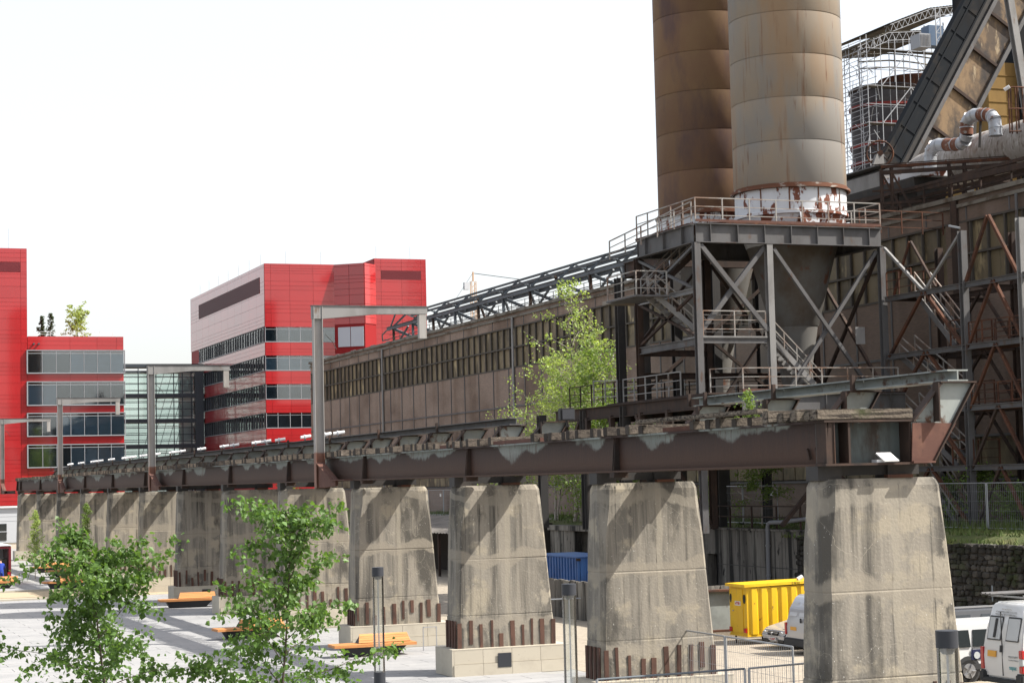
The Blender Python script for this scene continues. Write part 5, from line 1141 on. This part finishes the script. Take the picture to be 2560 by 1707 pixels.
MB().box(vx-.10,vx+.5,va-.04,va+.25,.28,.60).build('bumper_corner', m_bumper, vn, bevel=.04); MB().box(vx-.10,vx+.3,vb-.2,vb+.04,.28,.60).build('bumper_corner', m_bumper, vn, bevel=.04); MB().box(vx-.12,vx+.1,va+.2,vb-.15,.30,.42).build('bumper', m_bumper, vn, bevel=.03)
text('sapa:', .17, m_teal, 'door_lettering', vn, (vx-.035,43.42,.74), rad(90), rad(-90)); strokes(vn,'small_print',m_greytxt,(vx-.036,vx-.03),43.2,43.62,1.0,1.05,9); strokes(vn,'small_print',m_greytxt,(vx-.036,vx-.03),43.18,43.62,.92,.95,12)
for i, (a_,b_) in enumerate(((43.7,44.15),(43.45,44.4),(43.45,44.4))): strokes(vn,'small_print',m_greytxt,(rear_x(2.25-i*.07)-.03,rear_x(2.25-i*.07)-.02),a_,b_,2.23-i*.07,2.265-i*.07,16)
MB().box(vx+.2,vx+4.9,va-.025,va-.005,.98,1.03).build('side_moulding', m_bumper, vn); MB().box(vx+1.6,vx+3.0,va+.0,va+.02,.5,1.9).build('side_panel', m_vanwhite, vn)
for xx in (vx+.95,vx+3.9): 
    for yy in (va+.1,vb-.1): wheel(vn,(xx,yy,.32),.32,1)
rk = MB(); 
for yy in (va+.15,vb-.15): rk.bar((vx+.2,yy,2.62),(vx+3.2,yy,2.62),.05,.07)
rk.build('rack_rail', m_galv, vn)
for xx in (vx+.3,vx+1.6,vx+2.9): MB().bar((xx,va+.1,2.58),(xx,vb-.1,2.58),.04).build('rack_bar', m_galv, vn); MB().bar((xx,va+.15,2.42),(xx,va+.15,2.85),.03).build('rack_stay', m_bsteel, vn); MB().bar((xx,vb-.15,2.42),(xx,vb-.15,2.85),.03).build('rack_stay', m_bsteel, vn)
for k in range(3): MB().cyl((vx-.15,vb-.3-k*.2,2.66),(vx+3.2,vb-.3-k*.2,2.66),.035,8).build('rack_load', m_steel, vn)
# white people carrier beside it
mp = thing('white_people_carrier', (32,47.8,0), 'white people carrier with dark side windows, half behind the nearest pier', 'car')
MX = 29.7
shell(mp,[(MX,.35),(MX-.02,.8),(MX+.05,1.1),(MX+.75,1.62),(MX+1.0,1.68),(MX+3.7,1.68),(MX+4.05,.9),(MX+4.1,.35)],47.0,48.6,m_vanwhite,inset=.12,zb=.95)
for (a,b) in ((MX+1.0,MX+2.02),(MX+2.1,MX+2.75),(MX+2.83,MX+3.5)): MB().poly([(a,46.995,.98),(b,46.995,.98),(b-.03,47.045,1.46),(a+.03,47.045,1.46),(a,47.03,.98),(b,47.03,.98),(b-.03,47.08,1.46),(a+.03,47.08,1.46)],[(0,1,2,3),(7,6,5,4),(0,4,5,1),(1,5,6,2),(2,6,7,3),(3,7,4,0)]).build('side_window', m_cargls, mp)
MB().box(MX+.3,MX+3.8,46.97,47.0,.34,.50).build('sill', m_bumper, mp); MB().box(MX+2.02,MX+2.42,46.985,46.999,.62,.90).build('door_badge', m_navy, mp); MB().cyl((MX+2.2,46.97,.74),(MX+2.2,46.985,.74),.10,14).build('round_badge', m_filmgls, mp); MB().cyl((MX+2.75,46.97,.66),(MX+2.75,46.999,.66),.06,12).build('fuel_cap', m_greypanel, mp)
for a in (MX+2.06,MX+2.9): MB().box(a,a+.012,46.985,47.0,.5,.95).build('door_gap', m_bumper, mp)
for xx in (MX+.75,MX+1.92,MX+3.3): 
    if xx != MX+.75: wheel(mp,(xx,47.08,.31),.31,1); MB().cyl((xx,46.992,.34),(xx,47.1,.34),.39,20).build('wheel_arch', m_bumper, mp)
dc = thing('dark_estate_car', (35,50.8,0), 'dark grey estate car roof showing above the white people carrier', 'car')
DX = 31.8
shell(dc,[(DX,.3),(DX-.02,.8),(DX+.5,1.05),(DX+1.1,1.66),(DX+1.4,1.78),(DX+3.6,1.78),(DX+4.2,1.0),(DX+4.3,.3)],50,51.7,m_darkcar,inset=.2,zb=.95)
for (a,b) in ((DX+1.15,DX+2.1),(DX+2.2,DX+3.2)): MB().poly([(a,49.99,1.0),(b,49.99,1.0),(b-.05,50.12,1.62),(a+.25,50.12,1.62),(a,50.03,1.0),(b,50.03,1.0),(b-.05,50.16,1.62),(a+.25,50.16,1.62)],[(0,1,2,3),(7,6,5,4),(0,4,5,1),(1,5,6,2),(2,6,7,3),(3,7,4,0)]).build('side_window', m_cargls, dc)
MB().bar((DX+1.3,50.25,1.84),(DX+3.5,50.25,1.84),.04,.05).build('roof_bar', m_rim, dc)
for xx in (DX+.8,DX+3.4): wheel(dc,(xx,50.1,.31),.31,1)
# silver van and silver hatchback in front of the hut
sv = thing('silver_van', (33.6,57.25,0), 'silver delivery van, rear corner showing left of the nearest pier', 'van')
SX = 31.85
shell(sv,[(SX,.35),(SX-.02,.9),(SX+.1,1.5),(SX+.3,1.86),(SX+.45,1.95),(SX+3.2,1.95),(SX+3.9,1.2),(SX+4.5,.9),(SX+4.6,.35)],56.5,58.05,m_silver,inset=.16,zb=.9)
for (ya,yb) in ((56.7,57.2),(57.35,57.85)): MB().poly([(SX+.03,ya,1.25),(SX+.03,yb,1.25),(SX+.19,yb-.04,1.7),(SX+.19,ya+.04,1.7),(SX+.05,ya,1.25),(SX+.05,yb,1.25),(SX+.21,yb-.04,1.7),(SX+.21,ya+.04,1.7)],[(0,1,2,3),(7,6,5,4),(0,4,5,1),(1,5,6,2),(2,6,7,3),(3,7,4,0)]).build('rear_window', m_greypanel, sv)
MB().box(SX-.05,SX+.08,56.48,56.6,.62,1.02).build('tail_lamp', m_tail, sv, bevel=.015); MB().box(SX-.055,SX+.0,56.48,56.6,.74,.86).build('lamp_lens', m_filmgls, sv); MB().box(SX-.05,SX+.08,57.95,58.07,.62,1.02).build('tail_lamp', m_tail, sv, bevel=.015)
MB().box(SX-.10,SX+.4,56.47,58.08,.25,.52).build('bumper', m_bumper, sv, bevel=.04); MB().box(SX-.05,SX-.0,56.95,57.0,1.05,1.2).build('door_handle', m_bumper, sv); MB().box(SX-.03,SX-.0,57.3,57.7,.78,.9).build('number_plate', m_plate, sv)
for xx in (SX+.8,SX+3.7):
    for yy in (56.6,57.95): wheel(sv,(xx,yy,.3),.3,1)
ok = thing('silver_hatchback', (34.1,59.5,0), 'silver hatchback with dark grille in front of the yellow hut', 'car')
OX = 32.2
shell(ok,[(OX,.22),(OX-.06,.45),(OX+.0,.62),(OX+.18,.72),(OX+1.0,.92),(OX+1.8,1.36),(OX+2.2,1.42),(OX+3.4,1.36),(OX+4.0,.9),(OX+4.05,.25)],58.7,60.35,m_silver,inset=.2,zb=.8)
MB().box(OX-.08,OX+.02,59.15,59.9,.46,.60).build('grille', m_black, ok,bevel=.02); MB().box(OX-.10,OX-.07,59.15,59.9,.555,.575).build('chrome_bar', m_rim, ok); MB().cyl((OX-.12,59.52,.54),(OX-.09,59.52,.54),.05,12).build('badge_ring', m_rim, ok)
for (ya,yb) in ((58.74,59.12),(59.95,60.32)): h_ = MB().poly([(OX-.06,ya,.47),(OX-.06,yb,.47),(OX+.12,yb,.70),(OX+.2,ya,.70),(OX,ya,.47),(OX,yb,.47),(OX+.2,yb,.69),(OX+.28,ya,.69)],[(0,1,2,3),(7,6,5,4),(0,4,5,1),(1,5,6,2),(2,6,7,3),(3,7,4,0)]).build('headlamp', m_cargls, ok); MB().cyl((OX-.05,(ya+yb)/2,.56),(OX-.02,(ya+yb)/2,.57),.055,12).build('lamp_lens', m_filmgls, h_)
MB().box(OX-.09,OX-.06,59.27,59.78,.30,.41).build('number_plate', m_wplate, ok); strokes(ok,'plate_print',m_redtxt,(OX-.097,OX-.092),59.32,59.73,.325,.385,6)
for (ya,yb) in ((58.8,59.2),(59.85,60.25)): MB().box(OX-.06,OX-.0,ya,yb,.24,.33).build('air_intake', m_black, ok)
MB().poly([(OX+1.02,58.95,.95),(OX+1.02,60.1,.95),(OX+1.78,60.0,1.345),(OX+1.78,59.05,1.345),(OX+1.04,58.95,.96),(OX+1.04,60.1,.96),(OX+1.8,60.0,1.355),(OX+1.8,59.05,1.355)],[(0,1,2,3),(7,6,5,4),(0,4,5,1),(1,5,6,2),(2,6,7,3),(3,7,4,0)]).build('windscreen', m_cargls, ok)
for xx in (OX+.75,OX+3.3):
    for yy in (58.8,60.25): wheel(ok,(xx,yy,.3),.3,1)
# maroon lorry at the left edge
lo = thing('maroon_lorry', (13.2,132,0), 'maroon box van with its back open, at the left picture edge', 'lorry')
q = (11.2,14.1); ly = 129.5
MB().box(q[1]-.18,q[1],ly,ly+6,.45,2.5).build('side_wall', m_maroon, lo, bevel=.04); MB().box(q[0],q[0]+.16,ly,ly+6,.45,2.5).build('side_wall', m_maroon, lo, bevel=.04); MB().box(q[0],q[1],ly+.02,ly+6,2.38,2.56).build('roof', m_maroon, lo, bevel=.04); MB().box(q[0]-.02,q[1]+.02,ly-.02,ly+6,2.562,2.60).build('roof_cap', m_white, lo)
MB().box(q[0]+.17,q[1]-.19,ly+.2,ly+5.9,.45,.58).build('load_floor', m_dsteel, lo); MB().box(q[0]+.17,q[1]-.19,ly+3.0,ly+3.06,.6,2.36).build('bulkhead', m_greypanel, lo); MB().box(q[0]+.17,q[1]-.19,ly+5.8,ly+5.9,.6,2.36).build('front_wall', m_dsteel, lo)
MB().box(q[1]-.62,q[1]-.2,ly+.5,ly+1.3,.6,1.7).build('load_rack', m_canopy, lo); MB().cyl((q[1]-.9,ly+.4,.6),(q[1]-.9,ly+.4,1.9),.09,10).build('load_cylinder', m_white, lo)
for xx in (q[0]+.2,q[1]-.25):
    for yy in (ly+1.2,ly+4.8): MB().cyl((xx-.12,yy,.42),(xx+.12,yy,.42),.42,20).build('wheel', m_tyre, lo)
for xx in (q[0]+.15,q[1]-.15): MB().box(xx-.08,xx+.08,ly-.03,ly,.5,.85).build('tail_lamp', m_tail, lo)
# ------------------------------------------------------------------ benches
bn = ['orange slatted lounger bench in front of the fourth pier, behind the glass lamp', 'orange lounger bench half hidden by the right-hand birch, before the fifth pier', 'orange lounger bench in front of the seventh pier, behind birch leaves', 'orange lounger bench on the near side of the far kerb, left plaza', 'far orange lounger bench between tenth and eleventh pier', 'farthest orange lounger bench, by the slim young birch', 'orange lounger bench cut by the left picture edge']
bp = [(18.0,65.1),(16.1,75.6),(17.9,97.3),(15.2,122.2),(17.6,139.5),(17.6,147.5),(11.2,125.3)]
b0 = thing('lounger_bench', (bp[0][0]+1.5,bp[0][1]+.45,0), bn[0], 'bench', 'orange lounger benches on the plaza')
bx, by = bp[0]
MB().poly([(bx+.55,by+.2,0),(bx+2.35,by+.2,0),(bx+2.35,by+.75,0),(bx+.55,by+.75,0),(bx+.35,by+.1,.33),(bx+2.65,by+.1,.33),(bx+2.65,by+.85,.33),(bx+.35,by+.85,.33)],[(3,2,1,0),(4,5,6,7),(0,1,5,4),(1,2,6,5),(2,3,7,6),(3,0,4,7)]).build('base', m_bench_base, b0)
for i in range(5): MB().box(bx,bx+3.0,by+i*.185,by+i*.185+.165,.34,.44).build('seat_slat', m_bench, b0)
MB().poly([(bx+1.0,by+.4,.445),(bx+2.85,by+.4,.445),(bx+2.85,by+.9,.445),(bx+1.0,by+.9,.445),(bx+1.15,by+.82,.72),(bx+2.85,by+.82,.72)],[(3,2,1,0),(0,1,5,4),(2,3,4,5),(1,2,5),(3,0,4)]).build('back_core', m_bench_base, b0)
for i in range(4):
    t0, t1 = i/4+.01, (i+1)/4-.01; ya, yb = by+.38+.45*t0, by+.38+.45*t1; za, zb = .46+.28*t0, .46+.28*t1
    MB().poly([(bx+.98+.15*t0,ya-.03,za),(bx+2.88,ya-.03,za),(bx+2.88,yb-.03,zb),(bx+.98+.15*t1,yb-.03,zb),(bx+.98+.15*t0,ya,za-.02),(bx+2.88,ya,za-.02),(bx+2.88,yb,zb-.02),(bx+.98+.15*t1,yb,zb-.02)],[(0,1,2,3),(7,6,5,4),(0,4,5,1),(1,5,6,2),(2,6,7,3),(3,7,4,0)]).build('back_slat', m_bench, b0)
for k in range(1,7): dup_thing(b0,(bp[k][0]+1.5,bp[k][1]+.45,0),math.radians([0,4,-3,2,0,3,-8][k]),bn[k])
tag(MB().bar((21.6,66.2,0),(21.6,66.2,.85),.03).bar((22.1,66.2,0),(22.1,66.2,.85),.03).bar((21.6,66.2,.84),(22.1,66.2,.84),.03).build('bike_hoop', m_rim),'thin steel hoop stand at the fourth pier plinth','bike stand')
# ------------------------------------------------------------------ glass column lamps
ln = ['glass column lamp in front of the fourth pier and orange bench', 'glass column lamp standing between second and third pier', 'nearest glass column lamp, before the nearest pier at lower right']
lp = [(10.13,33.63),(10.66,25.85),(10.28,15.62)]
l0 = thing('column_lamp', (*lp[0],0), ln[0], 'street lamp', 'glass column lamps on the plaza'); x, y = lp[0]
MB().cyl((x,y,0),(x,y,2.62),.105,24).build('lamp_base', m_anth, l0, smooth=True); MB().lathe((x,y),[(.100,2.62),(.100,4.34)],24).build('glass_tube', m_tube, l0, smooth=True); MB().cyl((x,y,4.34),(x,y,4.5),.106,24).build('lamp_cap', m_anth, l0, smooth=True); MB().cyl((x,y,2.62),(x,y,4.34),.012,8).build('inner_rod', m_rim, l0); MB().cyl((x,y,4.28),(x,y,4.34),.05,12,r2=.09).build('reflector', m_rim, l0)
for k in (1,2): dup_thing(l0,(*lp[k],0),0,ln[k])

# ------------------------------------------------------------------ person by the lorry
def person():
    px, py = 13.35, 128.6
    pr = thing('person', (px,py,0), 'person in blue work overalls bending into the open maroon van', 'person')
    J = {'pel':(0,0,.95,.15,.12),'wst':(0,.04,1.12,.15,.11),'chs':(0,.16,1.36,.18,.13),'nck':(0,.25,1.50,.06,.06),'hed':(0,.31,1.60,.075,.09),'top':(0,.34,1.70,.07,.085),
         'hl':(-.1,0,.88,.095,.1),'kl':(-.12,.02,.48,.065,.07),'al':(-.12,-.04,.09,.05,.05),'tl':(-.13,.12,.04,.045,.035),'hr':(.1,0,.88,.095,.1),'kr':(.12,.05,.48,.065,.07),'ar':(.12,.0,.09,.05,.05),'tr':(.13,.16,.04,.045,.035),
         'sl':(-.2,.18,1.40,.065,.065),'el':(-.27,.32,1.16,.048,.048),'wl':(-.22,.52,1.05,.035,.035),'pl':(-.21,.60,1.03,.04,.025),'sr':(.2,.18,1.40,.065,.065),'er':(.27,.32,1.16,.048,.048),'wr':(.22,.52,1.05,.035,.035),'pr':(.21,.60,1.03,.04,.025)}
    E = [('pel','wst'),('wst','chs'),('chs','nck'),('nck','hed'),('hed','top'),('pel','hl'),('hl','kl'),('kl','al'),('al','tl'),('pel','hr'),('hr','kr'),('kr','ar'),('ar','tr'),('chs','sl'),('sl','el'),('el','wl'),('wl','pl'),('chs','sr'),('sr','er'),('er','wr'),('wr','pr')]
    for s, sx in (('l',-1),('r',1)):
        for i in range(5):
            dx = (i-2)*.018; L = (.05,.075,.085,.078,.06)[i]; b = J['p'+s]
            if i == 0: J['f%s%da'%(s,i)] = (b[0]-sx*.045,b[1]+.02,b[2]-.01,.011,.011); J['f%s%db'%(s,i)] = (b[0]-sx*.055,b[1]+.055,b[2]-.03,.009,.009)
            else: J['f%s%da'%(s,i)] = (b[0]+dx,b[1]+.045,b[2]-.008,.010,.010); J['f%s%db'%(s,i)] = (b[0]+dx*1.15,b[1]+.045+L*.7,b[2]-.045,.008,.008)
            E += [('p'+s,'f%s%da'%(s,i)),('f%s%da'%(s,i),'f%s%db'%(s,i))]
    names = list(J); me = bpy.data.meshes.new('body'); me.from_pydata([J[n][:3] for n in names],[(names.index(a),names.index(b)) for a,b in E],[])
    o = bpy.data.objects.new('body',me); COL.objects.link(o); md = o.modifiers.new('skin','SKIN'); o.modifiers.new('sub','SUBSURF').levels = 1
    o.modifiers['sub'].render_levels = 1
    for i, n in enumerate(names): me.skin_vertices[0].data[i].radius = J[n][3:5]
    me.skin_vertices[0].data[0].use_root = True
    dg = bpy.context.evaluated_depsgraph_get(); nm = bpy.data.meshes.new_from_object(o.evaluated_get(dg)); bpy.data.objects.remove(o)
    nm.materials.clear(); nm.materials.append(m_cloth); nm.materials.append(m_skin)
    for p in nm.polygons:
        c = p.center; p.use_smooth = True
        p.material_index = 1 if c.z > 1.5 or (c.y > .5 and c.z < 1.2 and c.z > .9) else 0
    b = bpy.data.objects.new('body',nm); COL.objects.link(b); put(b,(px,py,0),pr)
    MB().lathe((px,py+.33),[(.088,1.60),(.094,1.66),(.08,1.73),(.03,1.765),(.001,1.77)],12).build('hair', m_hair, pr, smooth=True)
    MB().box(px-.02,px+.02,py+.40,py+.44,1.60,1.64).build('nose', m_skin, pr, bevel=.008)
    for sx in (-1,1): MB().box(px+sx*.085-.012,px+sx*.085+.012,py+.30,py+.34,1.58,1.64).build('ear', m_skin, pr, bevel=.008); MB().box(px+sx*.13-.05,px+sx*.13+.05,py-.06,py+.2,0,.09).build('shoe', m_black, pr, bevel=.025)
person()

# ------------------------------------------------------------------ vegetation
def leafgeo(mb, p, d, n, s, fine):
    """one leaf hanging along d, facing n"""
    d = d.normalized(); a = d.cross(n)
    if a.length < 1e-3: a = Vector((1,0,0))
    a.normalize(); n = a.cross(d)
    if fine:
        mb.poly([p, p+d*.35*s+a*.42*s+n*.10*s, p+d*.62*s+a*.30*s+n*.06*s, p+d*1.05*s-n*.05*s, p+d*.62*s-a*.30*s+n*.06*s, p+d*.35*s-a*.42*s+n*.10*s, p+d*.45*s-n*.02*s],[(0,1,6),(1,2,6),(2,3,6),(3,4,6),(4,5,6),(5,0,6)])
    else: mb.poly([p, p+d*.5*s+a*.42*s+n*.1*s, p+d*s, p+d*.5*s-a*.42*s+n*.1*s],[(0,1,2),(0,2,3)])
def tree(name, lab, cat, base, H, spread, seed, nleaf, ls, lm, bm, grp=None, lo=.3, nb=26, up=.55, fine=False, tr=.06, droop=.3, lean=(0,0), stems=1, clump=.16, shape=None, twist=1.0):
    R = random.Random(seed); t = thing(name, base, lab, cat, grp); B = Vector(base); wood = MB(); twigs = []
    for s in range(stems):
        a0 = R.uniform(0,6.28); off = Vector((math.cos(a0),math.sin(a0),0))*(.12*H*.1*s); tilt = Vector((lean[0]+.16*(s>0)*math.cos(a0), lean[1]+.16*(s>0)*math.sin(a0), 0)); h = H*(1 if s == 0 else R.uniform(.6,.9))
        n = 14; P = []; w = Vector((0,0,0))
        for i in range(n+1):
            w += Vector((R.uniform(-1,1),R.uniform(-1,1),0))*H*.006*twist; P.append(B+off+tilt*h*(i/n)+w+Vector((0,0,h*i/n)))
        wood.tube(P, tr, 8, [tr*(1-.88*i/n)*(1 if s == 0 else .7) for i in range(n+1)])
        for k in range(nb):
            f = lo+(1-lo)*((k+R.random())/nb); i = min(n-1,int(f*n)); p = P[i].lerp(P[i+1], f*n-i)
            az = k*2.4+R.uniform(-.5,.5); q = (1-f)/(1-lo)
            L = spread*(shape(f) if shape else (.25+.9*q**.8))*R.uniform(.6,1.12); d = Vector((math.cos(az),math.sin(az),up+R.uniform(-.15,.25)+.5*(1-q))).normalized()
            pts = [p]; c = p.copy(); dd = d.copy(); m = 6
            for j in range(m):
                dd = (dd+Vector((R.uniform(-.22,.22),R.uniform(-.22,.22),R.uniform(-.2,.12)-droop*j/m*.35))).normalized(); c = c+dd*L/m; pts.append(c.copy())
            r0 = max(.004,tr*.32*(.35+q*.6)); wood.tube(pts, r0, 5, [r0*(1-.85*j/m) for j in range(m+1)])
            for j in range(1,m+1): twigs.append((pts[j], dd, j/m, L))
            for _ in range(6 if fine else 4):            # side twigs
                j = R.randint(1,m); c = pts[j].copy(); e = Vector((R.uniform(-1,1),R.uniform(-1,1),R.uniform(-.4,.7))).normalized(); tl = L*R.uniform(.22,.5); tp = [c]
                for jj in range(3): e = (e+Vector((R.uniform(-.3,.3),R.uniform(-.3,.3),-droop*.3))).normalized(); c = c+e*tl/3; tp.append(c.copy()); twigs.append((c.copy(), e, .8, L))
                wood.tube(tp, r0*.4, 4, [r0*.4,r0*.3,r0*.2,r0*.1])
        for j in range(3): twigs.append((P[-1]-Vector((0,0,.06*j*h*.5)), Vector((0,0,1)), 1, spread*.5))
    wood.build('trunk', bm, t, smooth=True)
    cr = MB()
    for k in range(nleaf):
        c, d, f, L = R.choice(twigs)
        if R.random() > .35+.65*f: continue
        p = c+Vector((R.gauss(0,clump),R.gauss(0,clump),R.gauss(0,clump*.8)))*spread*.45
        dr = Vector((R.uniform(-.8,.8),R.uniform(-.8,.8),R.uniform(-1,.15))); n = Vector((R.uniform(-1,1),R.uniform(-1,1),R.uniform(.1,1.2)))
        leafgeo(cr, p, dr, n, ls*R.uniform(.5,1.35), fine)
    cr.build('crown', lm, t, kind='stuff'); return t
# two young birches in the foreground
tree('young_birch','leafy young birch in the left foreground, in front of the plaza','tree',(3.45,20.3,0),5.35,1.75,11,14000,.057,m_leafA,m_dbark,'young birches in the foreground',lo=.36,nb=36,fine=True,tr=.035,up=.35,droop=.22,clump=.062,lean=(-.075,.0),shape=lambda f:(1.0-.72*((f-.36)/.64)**1.2)*.85+.12)
tree('young_birch','leafy young birch to the right of the other, beside the glass lamp','tree',(4.62,19.85,0),5.6,1.65,23,10500,.057,m_leafA,m_dbark,'young birches in the foreground',lo=.40,nb=28,fine=True,tr=.034,up=.45,droop=.2,lean=(.085,-.04),clump=.062,shape=lambda f:(1.0-.66*((f-.4)/.6)**1.0)*.9+.1)
# tall pale birches behind the viaduct
tree('tall_birch','tall pale green birch with white stems in front of the brick hall','tree',(45.6,109,TZ),14.4,5.2,31,10500,.15,m_leafB,m_bark,'birches on the terrace',lo=.2,nb=30,tr=.12,up=.7,droop=.1,clump=.07,stems=4,lean=(.0,.0),shape=lambda f:(1.02-f)**1.0*1.1+.16,twist=2.2)
tree('bushy_birch','dense lower birch beside the tall one, in front of the hall','tree',(45.6,105.5,TZ),10.0,4.6,37,9000,.15,m_leafC,m_bark,'birches on the terrace',lo=.12,nb=26,tr=.09,up=.6,droop=.1,clump=.10,stems=2)
tree('bushy_birch','pale birch clump left of the tall one, low before the hall','tree',(45.6,112.5,TZ),9.8,5.0,41,8500,.15,m_leafB,m_bark,'birches on the terrace',lo=.15,nb=24,tr=.09,up=.6,droop=.1,clump=.10,stems=2)
tree('terrace_bush','dark green bush on the terrace edge between third and second pier','bush',(45.2,102.5,TZ-.3),4.6,3.2,43,13000,.12,m_leafC,m_dbark,None,lo=.02,nb=26,tr=.05,up=.5,clump=.16,stems=2)
tree('slender_birch','small birch with white trunk above the concrete retaining wall','tree',(46,85.9,TZ-.1),4.3,1.9,47,4200,.10,m_leafC,m_bark,None,lo=.3,nb=22,tr=.05,up=.2,clump=.12,lean=(.02,.03))
tree('deck_shrub','bright green shrub rooted on the viaduct deck near its cut end','shrub',(21.9,41.4,7.0),.95,.50,53,700,.055,m_leafC,m_dbark,None,lo=.05,nb=16,tr=.012,up=1.2,droop=0,clump=.2)
tree('deck_shrub','small green shrub under the girder between fifth and sixth pier','shrub',(20.6,80.9,5.6),1.0,.7,59,700,.07,m_leafC,m_dbark,None,lo=.05,nb=14,tr=.012,up=.6,droop=0,clump=.25)
tree('plaza_sapling','slim pale young birch on the far left plaza by the benches','tree',(16.6,137.5,0),4.6,.95,61,3600,.085,m_leafB,m_bark,'saplings on the far plaza',lo=.16,nb=30,tr=.03,up=1.1,droop=.0,clump=.16)
tree('plaza_sapling','slim dark young birch standing before the ninth pier','tree',(17.4,118.5,0),5.2,.75,67,3000,.085,m_leafC,m_bark,'saplings on the far plaza',lo=.25,nb=26,tr=.03,up=1.2,droop=.0,clump=.16)
for k, (y, h) in enumerate(((62,1.1),(72,2.6),(74.5,2.0),(96,2.4),(130,1.6),(137,1.5),(69.5,1.8))):
    tree('terrace_bush', ['low bush at the far right of the terrace bank','tall weeds bush behind the fence, right of the nearest pier','leafy bush behind the nearest pier on the terrace','round bush on the terrace left of the second pier','low bush behind the far terrace fence','low bush right of the far terrace fence','dark bush at the foot of the access frame'][k], 'bush', (49.5 if k not in (3,4,5) else 48.5,y,TZ-.1), h, h*.75, 70+k, 2600, .10, m_leafC, m_dbark, 'bushes on the terrace', lo=.03, nb=18, tr=.03, up=.6, clump=.22)
# planting on the red wing's roof
tree('roof_spruce','small dark spruce on the roof of the red wing','tree',(31.4,252,25.0),3.6,1.0,81,1800,.2,m_leafD,m_dbark,'planting on the red wing roof',lo=.05,nb=30,tr=.06,up=-.1,droop=.0,clump=.16,shape=lambda f:1.05-f)
tree('roof_tree','thin grey green tree on the red wing roof, middle of three','tree',(32.5,252,25.0),3.9,.9,83,900,.2,m_leafD,m_dbark,'planting on the red wing roof',lo=.15,nb=22,tr=.05,up=.9,clump=.16)
tree('roof_tree','spreading yellow green tree on the red wing roof','tree',(36.0,252,25.0),4.0,2.4,87,2200,.24,m_leafB,m_dbark,'planting on the red wing roof',lo=.2,nb=22,tr=.07,up=.45,droop=.0,clump=.10,shape=lambda f:.95)
